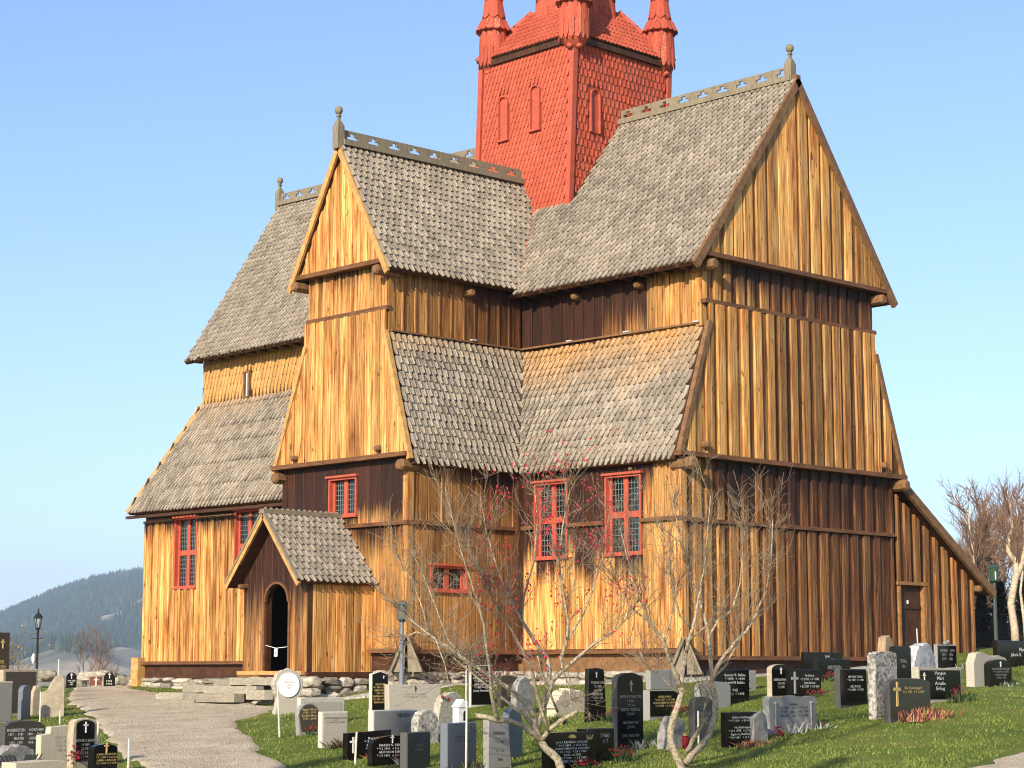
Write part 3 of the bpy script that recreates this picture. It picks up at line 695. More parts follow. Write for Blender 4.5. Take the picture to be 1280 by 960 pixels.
for (xa, za), (xb, zb_) in zip(arch[::-1], arch[::-1][1:]):
    pts = [(xa, za), (xb, zb_), (xb, gz_(xb)), (xa, gz_(xa))]
    if xa < PC < xb: pts = [(xa, za), (xb, zb_), (xb, gz_(xb)), (PC, gz_(PC)), (xa, gz_(xa))]
    quad(pts)
part('porch_front', mb, M['tar'], w_p)
def porch_top(u): return 1.98 + (1 - abs(PX0 + u - PC) / 1.13) * 1.28
us = [0, .24, .46, .64, .81, 1.03, 1.25, 1.45, 1.66, 1.86, 2.06, 2.26]
for a, b in zip(us, us[1:]):
    xa, xb = PX0 + a, PX0 + b; inside = [x for x in (xa, xb) if dx0 < x < dx1]
    mid = (xa + xb) / 2
    def arch_z(x): return dz + (max(0, dr_ ** 2 - (x - dc) ** 2)) ** .5
    if dx0 - .02 < mid < dx1 + .02:
        board_obj('board', w_p, PX0, Y0, 0, a, b - a, arch_z(xa) + .02, arch_z(xb) + .02, porch_top(a), porch_top(b), 0, .03, 1.0 + rnd.uniform(-.2, .2), .9, .65)
    else:
        board_obj('board', w_p, PX0, Y0, 0, a, b - a, 0, 0, porch_top(a), porch_top(b), 0, .03, 1.0 + rnd.uniform(-.25, .2), .9, .6)
clad(w_p, PX1 - .03, PY + .04, RE, 1.86, .0, 1.98, .25, 0, (), 99, .5, lambda v: -.05 + .12 * v, jit=.2)
mb = MB()   # arch moulding
for (xa, za), (xb, zb_) in zip(arch, arch[1:]): mb.bar((xa, Y0 - .045, za), (xb, Y0 - .045, zb_), .05, .07, (0, -1, 0))
mb.b2((dx0 - .06, Y0 - .07, .05), (dx0 + .0, Y0 - .02, dz)); mb.b2((dx1 - .0, Y0 - .07, .05), (dx1 + .06, Y0 - .02, dz)); part('door_frame', mb, M['rail'], w_p)
mb = MB(); mb.b2((PX0 - .02, PY - .12, -.06), (PX1 + .02, PY + .02, .02)); part('door_sill', mb, M['gold'], w_p)
rail((PX1 + .04, PY - .02, -.06), (PX1 + .04, YA - .1, -.06), .14, .12, 'tar')
rail((PX0 - .05, PY - .02, -.05), (dx0 - .1, PY - .02, -.05), .10, .09, 'gold')
mb = MB(); mb.bar((dx0 + .02, PY + .02, .58), (dc - .02, PY + .02, .515), .009, .009); mb.bar((dc - .02, PY + .02, .515), (dx1 - .02, PY + .02, .545), .009, .009)
rope = part('door_rope', mb, plain('white_rope', (.8, .8, .76), .8), w_p)
pr0 = roof('porch_roof', (-5.96, -5.62, 1.93), (-5.96, YA, 1.93), (PC, YA, 3.46), (PC, -5.62, 3.46), M['shingle'], w=.165, ex=.185, singles=150, lift=.06, thick=.07)
roof('porch_roof', (-8.56, YA, 1.90), (-8.56, -5.62, 1.90), (PC, -5.62, 3.46), (PC, YA, 3.46), M['shingle'], w=.165, ex=.185, thick=.07)
for xs in (-5.98, -8.58):
    barge((xs, -5.60, 1.86), (PC, -5.60, 3.40), .06, .10, 'gold', name='porch_bargeboard'); barge((xs, -5.61, 1.97), (PC, -5.61, 3.51), .08, .05, 'grey_wood', name='porch_bargeboard')
mb = MB(); mb.bar((PC, -5.66, 3.50), (PC, YA - .05, 3.50), .16, .10)
for i in range(14): mb.lathe((PC, -5.55 + i * .155, 3.53), [(.05, 0), (.05, .035), (.02, .06)], 6)
part('porch_crest', mb, M['grey_wood'])
log_end(PX0 + .12, PY + .1, 1.88, 0, -1, .08, .30)
tgm = MB(); tgm.b2((-.055, -.004, -.17), (.055, .004, 0)); tg = tgm.build('door_notice', plain('white_card', (.82, .81, .78), .6), None, (dc - .02, PY + .01, .505))
props(tg, 'small white card hanging from the rope across the porch doorway', 'notice')
mb = MB(); mb.lathe((0, -.006, -.10), [(.022, -.03), (.022, .03)], 8); x_ = MB(); x_.b2((-.018, -.007, -.115), (.018, -.0045, -.07)); x_.build('red_mark', M['red'], tg)
# ================================================================== GROUND
GP = np.array([[1.54, -17.0, -1.4], [-7.42, -11.82, -1.01], [-18.19, -5.6, -0.61], [-27.17, -0.4, -0.41], [-23.25, 0.76, -0.47], [4.0, -14.46, -1.4], [-2.5, -9.66, -0.93], [-7.95, -5.2, -0.56], [-20.54, 0.06, -0.4], [-16.3, -0.76, -0.55], [5.86, -13.27, -1.38], [0.91, -9.05, -0.91], [-5.55, -4.88, -0.61], [-5.01, -3.37, -0.31], [7.59, -12.21, -1.35], [2.58, -7.32, -0.91], [-4.98, -0.0, -0.31], [-2.36, -0.06, -0.29], [9.51, -10.96, -1.33], [5.55, -6.44, -0.87], [-0.01, 0.01, -0.13], [10.68, -9.75, -1.33], [7.59, -5.78, -0.85], [-0.17, 4.18, 0.0], [3.88, -1.01, -0.34], [12.14, -8.97, -1.31], [8.96, -4.37, -0.82], [6.08, -0.18, -0.37], [0.04, 7.55, 0.21], [-0.15, 11.07, 0.53], [12.05, -6.2, -1.11], [7.16, 1.68, -0.42], [2.27, 9.55, 0.26], [-2.11, 16.58, 0.61], [-0.94, -19.52, -1.63], [-22.46, -9.98, -0.81], [14.71, -3.53, -0.7], [5.58, 15.78, 0.78], [4.59, -28.95, -2.03], [13.22, -37.29, -1.75], [22.56, -46.33, -1.7], [10.85, -22.48, -1.85], [19.47, -30.82, -1.75], [28.82, -39.86, -1.7], [17.8, -15.29, -1.65], [26.43, -23.64, -1.75], [35.77, -32.67, -1.7], [24.06, -8.82, -1.47], [32.68, -17.17, -1.75], [42.03, -26.21, -1.7]])
def _fit():
    n = len(GP); X = GP[:, :2]; d = np.linalg.norm(X[:, None] - X[None], axis=2)
    K = np.where(d > 0, d * d * np.log(d + 1e-9), 0) + .4 * np.eye(n)
    A = np.zeros((n + 3, n + 3)); A[:n, :n] = K; A[:n, n] = 1; A[:n, n + 1:] = X; A[n, :n] = 1; A[n + 1:, :n] = X.T
    return np.linalg.solve(A, np.r_[GP[:, 2], 0, 0, 0])
GW = _fit()
def tps(x, y):
    x = np.asarray(x, float); y = np.asarray(y, float)
    d = np.sqrt((x[..., None] - GP[:, 0]) ** 2 + (y[..., None] - GP[:, 1]) ** 2)
    n = len(GP)
    return (GW[:n] * np.where(d > 0, d * d * np.log(d + 1e-9), 0)).sum(-1) + GW[n] + GW[n + 1] * x + GW[n + 2] * y
FW = np.array([-.7187, .6953]); RT = np.array([.6953, .7187])        # view direction and its right, on the ground
def sm(a, b, x): t = np.clip((x - a) / (b - a), 0, 1); return t * t * (3 - 2 * t)
def gz(x, y):
    x = np.asarray(x, float); y = np.asarray(y, float)
    dx, dy = x - CAM.x, y - CAM.y; d = dx * FW[0] + dy * FW[1]; s = dx * RT[0] + dy * RT[1]; r = np.hypot(dx, dy)
    z = tps(x, y)
    far = -.45 + np.where(r > 66, -(r - 66) * .13, 0) * sm(.10, -.10, s / np.maximum(r, 1)) + sm(60, 110, r) * 1.6 * sm(.0, .25, s / np.maximum(r, 1))
    far = np.maximum(far, -60)
    k = np.clip(sm(60, 68, r) + sm(16, 26, np.abs(s) - .05 * d), 0, 1)
    back = sm(4, -6, d)
    k = np.maximum(k, back)
    near_side = -1.7 + .02 * np.clip(d, 0, 60)
    far2 = np.where(r < 60, near_side, far)
    return z * (1 - k) + far2 * k
def gh(x, y): return float(gz(x, y))

# grass: green with dry straw in it
m, nt, b = mat('lawn'); lk = nt.links.new
tc = node(nt, 'ShaderNodeTexCoord'); n1 = node(nt, 'ShaderNodeTexNoise', Scale=.55, Detail=5., Roughness=.6); n2 = node(nt, 'ShaderNodeTexNoise', Scale=14., Detail=4., Roughness=.7)
lk(tc.outputs['Object'], n1.inputs['Vector']); lk(tc.outputs['Object'], n2.inputs['Vector'])
r1 = ramp(nt, [(.3, (.075, .105, .016)), (.5, (.125, .155, .026)), (.76, (.19, .18, .05))]); lk(n1.outputs['Fac'], r1.inputs['Fac'])
r2 = ramp(nt, [(.3, (.72, .72, .68)), (.7, (1.1, 1.1, 1.06))]); lk(n2.outputs['Fac'], r2.inputs['Fac'])
lk(mixc(nt, 1., r1.outputs['Color'], r2.outputs['Color'], 'MULTIPLY'), b.inputs['Base Color']); b.inputs['Roughness'].default_value = .9; b.inputs['Specular IOR Level'].default_value = .1
bump(nt, b, n2.outputs['Fac'], .35, .03); M['lawn'] = m
def gravel(name, c0, c1, c2):
    m, nt, b = mat(name); lk = nt.links.new; tc = node(nt, 'ShaderNodeTexCoord')
    v = node(nt, 'ShaderNodeTexVoronoi', Scale=34.); lk(tc.outputs['Object'], v.inputs['Vector']); n = node(nt, 'ShaderNodeTexNoise', Scale=1.1, Detail=6., Roughness=.7); lk(tc.outputs['Object'], n.inputs['Vector'])
    hs = node(nt, 'ShaderNodeSeparateColor'); lk(v.outputs['Color'], hs.inputs[0])
    r = ramp(nt, [(.1, c0), (.5, c1), (.95, c2)]); lk(hs.outputs[0], r.inputs['Fac'])
    r2 = ramp(nt, [(.3, (.72, .70, .67)), (.65, (1.08, 1.07, 1.05))]); lk(n.outputs['Fac'], r2.inputs['Fac'])
    lk(mixc(nt, 1., r.outputs[0], r2.outputs[0], 'MULTIPLY'), b.inputs['Base Color']); b.inputs['Roughness'].default_value = .95; b.inputs['Specular IOR Level'].default_value = .15
    bump(nt, b, v.outputs['Distance'], .8, .03); return m
M['gravel'] = gravel('gravel', (.41, .33, .22), (.56, .46, .325), (.68, .575, .43)); M['gravel_pale'] = gravel('pale_gravel', (.30, .27, .23), (.50, .46, .40), (.72, .68, .60))

rs = np.r_[np.arange(1.0, 24, 1.5), np.arange(24, 66, .45), 66 * np.power(1.075, np.arange(0, 76))]
az = np.r_[np.arange(-180, -22, 6.), np.arange(-20, 20.01, .4), np.arange(24, 180, 6.)]
RR, AA = np.meshgrid(rs, np.radians(az), indexing='ij')
X = CAM.x + RR * (FW[0] * np.cos(AA) + RT[0] * np.sin(AA)); Y = CAM.y + RR * (FW[1] * np.cos(AA) + RT[1] * np.sin(AA))
rgn = np.random.default_rng(5)
Z = gz(X, Y) + rgn.normal(0, .012, X.shape) * (RR < 70)
Z = np.where(RR > 400, Z - (RR - 400) * .002, Z)
nr_, na = X.shape
V = np.stack([X, Y, Z], -1).reshape(-1, 3)
F = []
for i in range(nr_ - 1):
    for j in range(na):
        k = (j + 1) % na; F.append((i * na + j, i * na + k, (i + 1) * na + k, (i + 1) * na + j))
V = np.vstack([V, [[CAM.x, CAM.y, gh(CAM.x, CAM.y)]]]); c_ = len(V) - 1
for j in range(na): F.append((c_, (j + 1) % na, j))
me = bpy.data.meshes.new('ground'); me.from_pydata(V.tolist(), [], F); me.materials.append(M['lawn'])
me.polygons.foreach_set('use_smooth', [True] * len(F)); me.update()
gnd = link('ground', me); gnd['kind'] = 'structure'

def resample(L, n):
    L = np.array(L, float); s = np.r_[0, np.cumsum(np.linalg.norm(np.diff(L, axis=0), axis=1))]; t = np.linspace(0, s[-1], n)
    return np.stack([np.interp(t, s, L[:, 0]), np.interp(t, s, L[:, 1])], -1)
PATHS = []
def sheet(name, A, B, n, k, mt, lift=.03, rough=.06):
    """ground sheet lofted between two edge lines, laid over the ground"""
    A, B = resample(A, n), resample(B, n); PATHS.append(np.vstack([A, B[::-1]]))
    A = A + rgn.normal(0, rough, A.shape); B = B + rgn.normal(0, rough, B.shape)
    t = np.linspace(0, 1, k)[None, :, None]; P = A[:, None] * (1 - t) + B[:, None] * t
    z = gz(P[..., 0], P[..., 1]) + lift; z[:, 0] -= .06; z[:, -1] -= .06
    V = np.dstack([P, z[..., None]]).reshape(-1, 3)
    F = [(i * k + j, i * k + j + 1, (i + 1) * k + j + 1, (i + 1) * k + j) for i in range(n - 1) for j in range(k - 1)]
    me = bpy.data.meshes.new(name); me.from_pydata(V.tolist(), [], F); me.materials.append(mt)
    me.polygons.foreach_set('use_smooth', [True] * len(F))
    o = link(name, me); o['kind'] = 'structure'; return o
sheet('gravel_path', [(-30, 3.5), (-23, -.2), (-18.64, -3.32), (-11.74, -7.63), (-7.02, -10.12), (-3.39, -12.14), (1.32, -14.78), (3.27, -15.51), (6.85, -17.43), (12, -21)],
      [(-30, 5.5), (-23, 1.6), (-19.34, -.87), (-15.4, -2.3), (-11.39, -5.26), (-7.6, -5.9), (-5.3, -6.5), (-2.77, -9.5), (-.42, -11.11), (3.08, -13.25), (4.78, -14.09), (8.35, -16.32), (14, -20)], 70, 24, M['gravel'])
sheet('gravel_strip', [(-7.4, -6.2), (-5.7, -5.55), (-4.5, -4.3), (-3.9, -3.4), (-3.6, -1.6), (-2.3, -1.2), (1.2, -1.0), (1.3, 3), (1.2, 8)], [(-7.0, -5.35), (-5.8, -4.9), (-4.9, -3.5), (-4.8, -2.5), (-4.7, -.2), (-2.3, -.1), (-.1, -.2), (0, 3), (.1, 8)], 60, 8, M['gravel_pale'], .034)
sheet('gravel_path', [(18, -22), (14.18, -13.35), (13.39, -11.13), (12.66, -8.87), (12.28, -7.4), (11.85, -5.83), (11.9, -3.1), (11.5, 1)], [(21, -21), (17, -13), (16, -10.5), (15.5, -8.5), (15.2, -7), (14.8, -5), (14.8, -2.5), (14.6, 1.5)], 40, 10, M['gravel'])

# short grass blades on the lawn in view: nobody could count them
def inside(poly, x, y):
    c = np.zeros(x.shape, bool); n = len(poly); j = n - 1
    for i in range(n):
        xi, yi = poly[i]; xj, yj = poly[j]
        t = ((yi > y) != (yj > y)) & (x < (xj - xi) * (y - yi) / (yj - yi + 1e-12) + xi); c ^= t; j = i
    return c
nb = 190000
d = 27 + 36 * rgn.random(nb) ** 1.7; s = (rgn.random(nb) - .5) * d * .56
gx = CAM.x + d * FW[0] + s * RT[0]; gy = CAM.y + d * FW[1] + s * RT[1]
keep = np.ones(nb, bool)
for pl in PATHS: keep &= ~inside(pl, gx, gy)
keep &= ~((gx > -20.4) & (gx < 0) & (gy > .1) & (gy < 11)) & ~((gx > -9.4) & (gx < -5) & (gy > -3.4) & (gy < 1)) & ~((gx > -8.4) & (gx < -6.1) & (gy > -5.3) & (gy < 0))
gx, gy = gx[keep], gy[keep]; nb = len(gx); gzv = gz(gx, gy)
th = rgn.random(nb) * 6.283; hgt = .016 + .034 * rgn.random(nb) ** 2; wd = .007 + .006 * rgn.random(nb); ln = rgn.normal(0, .025, (nb, 2))
V = np.empty((nb, 3, 3)); V[:, 0] = np.stack([gx + wd * np.cos(th), gy + wd * np.sin(th), gzv - .01], -1); V[:, 1] = np.stack([gx - wd * np.cos(th), gy - wd * np.sin(th), gzv - .01], -1); V[:, 2] = np.stack([gx + ln[:, 0], gy + ln[:, 1], gzv + hgt], -1)
me = bpy.data.meshes.new('grass'); me.vertices.add(nb * 3); me.vertices.foreach_set('co', V.ravel()); me.loops.add(nb * 3); me.loops.foreach_set('vertex_index', np.arange(nb * 3)); me.polygons.add(nb); me.polygons.foreach_set('loop_start', np.arange(0, nb * 3, 3)); me.update(calc_edges=True)
M['blade'] = plain('grass_blade', (.19, .225, .045), .7, .5, 1.2, col2=(.095, .14, .024), island=.35)
me.materials.append(M['blade']); g = link('grass', me); g['kind'] = 'stuff'

# dry leaves scattered over lawn and path
nl = 900; d = 27 + 24 * rgn.random(nl); s = (rgn.random(nl) - .5) * d * .55; lx = CAM.x + d * FW[0] + s * RT[0]; ly = CAM.y + d * FW[1] + s * RT[1]; lz = gz(lx, ly); mb = MB()
for x, y, z in zip(lx, ly, lz):
    if -9.4 < x < 0 and y > -3.4: continue
    t = rnd.uniform(0, 6.28); r = rnd.uniform(.014, .028); c, s_ = math.cos(t) * r, math.sin(t) * r
    mb.add([(x + c, y + s_, z + .03), (x - s_ * .6, y + c * .6, z + .045), (x - c, y - s_, z + .032), (x + s_ * .6, y - c * .6, z + .05)], [(0, 1, 2, 3)])
o = mb.build('fallen_leaves', plain('dry_leaves', (.34, .20, .08), .8, .5, 3, island=.5)); o['kind'] = 'stuff'

# ------------------------------------------------------------------ foundation stones and steps
fnd = MB(); fnd.b2((-4.95, .12, -.6), (-.05, 7.4, .0)); fnd.b2((-9.2, YA + .15, -.7), (-5.1, 1, -.0)); fnd.b2((-20.2, .4, -.9), (-9, 7.4, -.15)); fnd.b2((-8.2, -5.1, -.9), (-6.25, -3, -.14)); fnd.b2((-3.9, 7.5, -.3), (-.2, 10.8, .26))
foundation = part('foundation', fnd, M['slab'])
stone_me = []
for k in range(7):
    mb = MB(); mb.blob((0, 0, 0), (.56, .56, .56), 1, .30); mb.v = [tuple(max(-.43, min(.43, c)) for c in v) for v in mb.v]; stone_me.append(mb.mesh('stone', M['stone_wall']))
def stones(p, q, z1, sz=.34, zb=None):
    p, q = np.array(p, float), np.array(q, float); Ln = np.linalg.norm(q - p); x = 0
    while x < Ln:
        w = sz * rnd.uniform(.7, 1.6); c = p + (q - p) * (x + w / 2) / Ln; z0 = gh(*c) - .06 if zb is None else zb; z = z0
        zz1 = z1 + rnd.uniform(-.03, .02)
        while z < zz1 - .04:
            h = min(rnd.uniform(.14, .26), zz1 - z)
            if zz1 - z - h < .08: h = zz1 - z
            o = link('stone', rnd.choice(stone_me), foundation, (c[0] + rnd.uniform(-.04, .04), c[1] + rnd.uniform(-.04, .04), z + h / 2), math.atan2(q[1] - p[1], q[0] - p[0]) + rnd.choice((0, math.pi)))
            o.scale = (w * 1.12, .42, h * 1.14); z += h
        x += w * .97
stones((-5.0, -.02), (.1, -.02), .03); stones((.02, 0), (.02, 7.6), -.09, .4)
stones((-4.92, YA), (-4.92, 0), .02, .30); stones((-6.0, YA - .02), (-4.95, YA - .02), .04, .30); stones((-6.05, PY), (-6.05, YA - .1), -.11, .30); stones((-20.3, .16), (-9.6, .16), -.16, .62); stones((PX0 + .4, PY + .0), (PX1, PY), -.10, .4)

sm_me = []
for k in range(4):
    mb = MB(); pts = [(math.cos(t) * (1 + rnd.uniform(-.14, .1)), math.sin(t) * (1 + rnd.uniform(-.14, .1))) for t in [k2 * math.pi / 5 + .3 for k2 in range(10)]]
    pts = [(max(-.82, min(.82, x)), max(-.8, min(.8, y))) for x, y in pts]
    mb.prism([(x, y, .5) for x, y in pts], (0, 0, -1)); sm_me.append(mb.mesh('slab', M['slab']))
stp = empty('stone_steps', (-7.6, -5.9, gh(-7.6, -5.9)), 'flight of rough flat grey stone slabs leading up to the porch doorway', 'steps')
for (x, y, z, sx, sy, h, a) in ((-7.3, -5.72, -.20, .9, .32, .16, .03), (-8.3, -5.65, -.24, .42, .32, .15, .2), (-7.7, -6.0, -.38, 1.1, .36, .16, .05), (-9.1, -5.85, -.36, .5, .4, .17, -.2), (-7.9, -6.4, -.55, 1.2, .4, .18, -.02), (-9.4, -6.1, -.53, .7, .42, .16, .1), (-6.5, -6.1, -.48, .4, .35, .2, .3), (-8.7, -6.75, -.66, .75, .22, .12, .1), (-10.2, -5.8, -.56, .5, .35, .12, .5)):
    o = link('slab', rnd.choice(sm_me), stp, (x + 7.6, y + 5.9, z - stp.location.z), a); o.scale = (sx, sy, h)

# dry stone wall along the far side of the churchyard
wl = empty('stone_wall', (-24, 2.0, gh(-24, 2.0)), 'low dry stone wall at the far edge of the churchyard beyond the path', 'wall')
A_, B_ = np.array((-27.2, -3.2)), np.array((-21.0, 2.6))
for k in range(46):
    t = rnd.random(); lv = rnd.random(); p = A_ + (B_ - A_) * t; z = gh(*p)
    o = link('stone', rnd.choice(stone_me), wl, (p[0] + rnd.uniform(-.2, .2) + 24, p[1] + rnd.uniform(-.1, .1) - 2.0, z + .05 + lv * .34 - wl.location.z), RAD(43) + rnd.uniform(-.3, .3)); o.scale = (rnd.uniform(.4, .8), .45, rnd.uniform(.2, .34))

# ------------------------------------------------------------------ far hillside, forest, farms
def azd(px): return math.atan((px - 640) / 2548.3)
HX = np.array([-1400, -500, -200, 0, 17, 73, 121, 172, 260, 360, 520, 800, 1000, 1150, 2200]); HY = np.array([790, 800, 790, 777, 769.5, 745, 728, 717.5, 704, 700, 712, 745, 770, 790, 800])
RH0, RH1 = 1300., 4600.
def hill_z(a, r):
    px = 640 + 2548.3 * np.tan(a); el = (840 - np.interp(px, HX, HY)) / 2548.3; zr = el * RH1
    t = np.clip((r - RH0) / (RH1 - RH0), 0, 1.3)
    tt = np.where(t < 1, t ** 1.8, 1 - (t - 1) * 1.5)
    b_ = 10 * np.sin(r * .0031 + px * .013) + 7 * np.sin(r * .0073 - px * .021) + 4 * np.sin(r * .013 + px * .05)
    return -14 + (zr + 14) * tt + b_ * np.clip(t * 4, 0, 1) * np.clip((1.02 - t) * 6, .12, 1)
aa = np.radians(np.arange(-38, 30, .25)); rr = np.linspace(RH0, RH1 * 1.15, 90)
R2, A2 = np.meshgrid(rr, aa, indexing='ij'); ZZ = hill_z(A2, R2)
XX = CAM.x + R2 * (FW[0] * np.cos(A2) + RT[0] * np.sin(A2)); YY = CAM.y + R2 * (FW[1] * np.cos(A2) + RT[1] * np.sin(A2))
def grid_obj(name, X, Y, Z, mt):
    n, k = X.shape; me = bpy.data.meshes.new(name)
    me.from_pydata(np.stack([X, Y, Z], -1).reshape(-1, 3).tolist(), [], [(i * k + j, i * k + j + 1, (i + 1) * k + j + 1, (i + 1) * k + j) for i in range(n - 1) for j in range(k - 1)])
    me.materials.append(mt); me.polygons.foreach_set('use_smooth', [True] * len(me.polygons)); o = link(name, me); o['kind'] = 'structure'; return o
m, nt, b = mat('hillside'); lk = nt.links.new
tc = node(nt, 'ShaderNodeTexCoord'); n1 = node(nt, 'ShaderNodeTexNoise', Scale=.004, Detail=5., Roughness=.6); lk(vec_scale(nt, tc.outputs['Object'], (1, 1, 3)), n1.inputs['Vector'])
r1 = ramp(nt, [(.35, (.06, .065, .035)), (.48, (.20, .165, .10)), (.6, (.42, .33, .20))]); lk(n1.outputs['Fac'], r1.inputs['Fac']); lk(r1.outputs[0], b.inputs['Base Color']); b.inputs['Roughness'].default_value = 1; M['hill'] = m
grid_obj('hillside', XX, YY, ZZ, M['hill'])
ra = np.radians(np.arange(-38, 0, .5)); r3, a3 = np.meshgrid(np.linspace(6000, 9500, 20), ra, indexing='ij')
px3 = 640 + 2548.3 * np.tan(a3); el3 = (840 - np.interp(px3, [-1300, -300, -100, 0, 30, 90, 200], [740, 735, 752, 763.5, 771, 785, 800])) / 2548.3
z3 = -40 + (el3 * 9000 + 40) * np.clip((r3 - 6000) / 3000, 0, 1)
grid_obj('far_mountain', CAM.x + r3 * (FW[0] * np.cos(a3) + RT[0] * np.sin(a3)), CAM.y + r3 * (FW[1] * np.cos(a3) + RT[1] * np.sin(a3)), z3, M['hill'])

# clearings (azimuth in the same measure as HX, range span): meadows stay bare
def meadow(px, r):
    v = (r - RH0) / (RH1 - RH0)
    f1 = (np.abs(v - .66 - (px - 150) * .0012) < .045) & (px > 128) & (px < 210)
    f2 = (np.abs(v - .42 - .03 * np.sin(px * .06)) < .03) & (px > 50) & (px < 112)
    f3 = (v < .24 + .06 * np.sin(px * .045) + .0006 * px)
    f4 = (np.abs(v - .42) < .008) & (px > 100) & (px < 135)
    f5 = (np.abs(v - .27 + .0003 * px) < .025) & (px > 120) & (px < 200)
    return f1 | f2 | f3 | f4 | f5
nt_ = 46000
pxr = rgn.random(nt_) * 520 - 160; rr_ = RH0 + (RH1 - RH0) * rgn.random(nt_) ** .8 * 1.01
dens = np.sin(rr_ * .011 + pxr * .09) + np.sin(rr_ * .023 - pxr * .05)
ok = ~meadow(pxr, rr_) & ((dens > -1.3) | (rr_ > 2600))
pxr, rr_ = pxr[ok], rr_[ok]; a_ = np.arctan((pxr - 640) / 2548.3); hz = hill_z(a_, rr_)
tx = CAM.x + rr_ * (FW[0] * np.cos(a_) + RT[0] * np.sin(a_)); ty = CAM.y + rr_ * (FW[1] * np.cos(a_) + RT[1] * np.sin(a_))
n = len(tx); hh = rgn.uniform(8, 17, n); ww = hh * rgn.uniform(.16, .26, n); ph = rgn.random(n) * 6.28
V = np.empty((n, 6, 3))
for k in range(5):
    V[:, k] = np.stack([tx + ww * np.cos(ph + k * 1.2566), ty + ww * np.sin(ph + k * 1.2566), hz + (k % 2) * 1.5 - 1], -1)
V[:, 5] = np.stack([tx, ty, hz + hh], -1)
tri = np.array([[k, (k + 1) % 5, 5] for k in range(5)])[None] + (np.arange(n) * 6)[:, None, None]
me = bpy.data.meshes.new('far_forest'); me.vertices.add(n * 6); me.vertices.foreach_set('co', V.ravel()); me.loops.add(n * 15); me.loops.foreach_set('vertex_index', tri.ravel()); me.polygons.add(n * 5); me.polygons.foreach_set('loop_start', np.arange(0, n * 15, 3)); me.update(calc_edges=True)
me.materials.append(plain('conifers', (.034, .055, .032), 1, .3, .02, col2=(.022, .036, .024), island=.7)); o = link('far_forest', me); o['kind'] = 'stuff'
fh = empty('farmhouse', (0, 0, 0), None, 'house'); 
mb = MB(); mb.b2((-4, -2.6, -2), (4, 2.6, 3)); mb.build('wall', plain('white_house', (.8, .78, .74), .7), fh)
mb = MB(); mb.prism([(-4.3, -3, 2.9), (4.3, -3, 2.9), (4.3, 0, 5.4), (-4.3, 0, 5.4)], (0, 0, -.3)); mb.prism([(4.3, 3, 2.9), (-4.3, 3, 2.9), (-4.3, 0, 5.4), (4.3, 0, 5.4)], (0, 0, -.3)); mb.build('roof', plain('dark_house_roof', (.12, .10, .09), .8), fh)
hs_ = [(143, 2700), (151, 2760), (160, 2690), (100, 2400)]
labs = ['white farmhouse far off on the hillside meadow, leftmost of the cluster near the church corner', 'white farmhouse far off on the hillside meadow, middle of the cluster near the church corner', 'white farmhouse far off on the hillside meadow, closest to the church corner', 'white farmhouse low on the far hillside above the small black gravestones']
for i, (px, r) in enumerate(hs_):
    if i: 
        o = fh.copy(); COL.objects.link(o)
        for ch in list(fh.children): c = ch.copy(); COL.objects.link(c); c.parent = o
    else: o = fh
    a = azd(px); o.location = (CAM.x + r * (FW[0] * math.cos(a) + RT[0] * math.sin(a)), CAM.y + r * (FW[1] * math.cos(a) + RT[1] * math.sin(a)), float(hill_z(np.array(a), np.array(r)))); o.rotation_euler[2] = i * .7
    o['label'] = labs[i]; o['group'] = 'farmhouses on the far hillside'
# ================================================================== CHURCHYARD
def granite(name, a, b_, sc=60, rough=.5, spec=.4, bmp=.15): return plain(name, a, rough, .5, sc, spec=spec, col2=b_, bmp=bmp)
G = {
 'black': plain('polished_black_granite', (.009, .008, .007), .14, .4, 70, spec=.35),
 'brown': plain('polished_brown_granite', (.075, .060, .042), .3, .5, 80, spec=.45),
 'olive': plain('olive_granite', (.055, .05, .03), .28, .5, 90, spec=.45),
 'dgrey': granite('dark_grey_granite', (.085, .08, .072), (.05, .048, .045), 80, .45),
 'grey': granite('grey_granite', (.30, .285, .26), (.20, .195, .18)),
 'pale': granite('pale_granite', (.46, .415, .33), (.32, .29, .23), 45, .8),
 'cream': granite('cream_stone', (.58, .50, .36), (.42, .36, .26), 30, .85),
 'white': granite('white_stone', (.56, .52, .44), (.40, .375, .32), 30, .8),
 'blue': granite('blue_grey_granite', (.155, .17, .195), (.11, .12, .14), 70, .35),
 'beige': granite('beige_rough_stone', (.46, .38, .26), (.28, .23, .16), 9, .9, bmp=.7),
 'rock': granite('rough_grey_rock', (.34, .32, .29), (.13, .125, .12), 7, .9, bmp=.8),
 'mottle': granite('lichen_mottled_stone', (.60, .56, .48), (.035, .03, .028), 17, .9, bmp=.5),
 'lichen': granite('lichen_spotted_granite', (.52, .47, .36), (.22, .20, .16), 30, .9, bmp=.5),
 'quartz': granite('grey_swirled_stone', (.56, .56, .57), (.16, .17, .19), 6, .7, bmp=.6),
 'rust': plain('rust_brown_stone', (.20, .07, .04), .6, .4, 20),
 'wood': plain('grey_brown_wood', (.42, .30, .17), .8, .5, 10, stretch=(3, 3, .5), bmp=.3),
}
I = {'gold': plain('gilt_letters', (.60, .42, .15), .4, spec=.5), 'white': plain('white_letters', (.62, .60, .56), .6), 'dark': plain('dark_letters', (.05, .045, .04), .6), 'dim': plain('grey_letters', (.30, .29, .27), .6)}

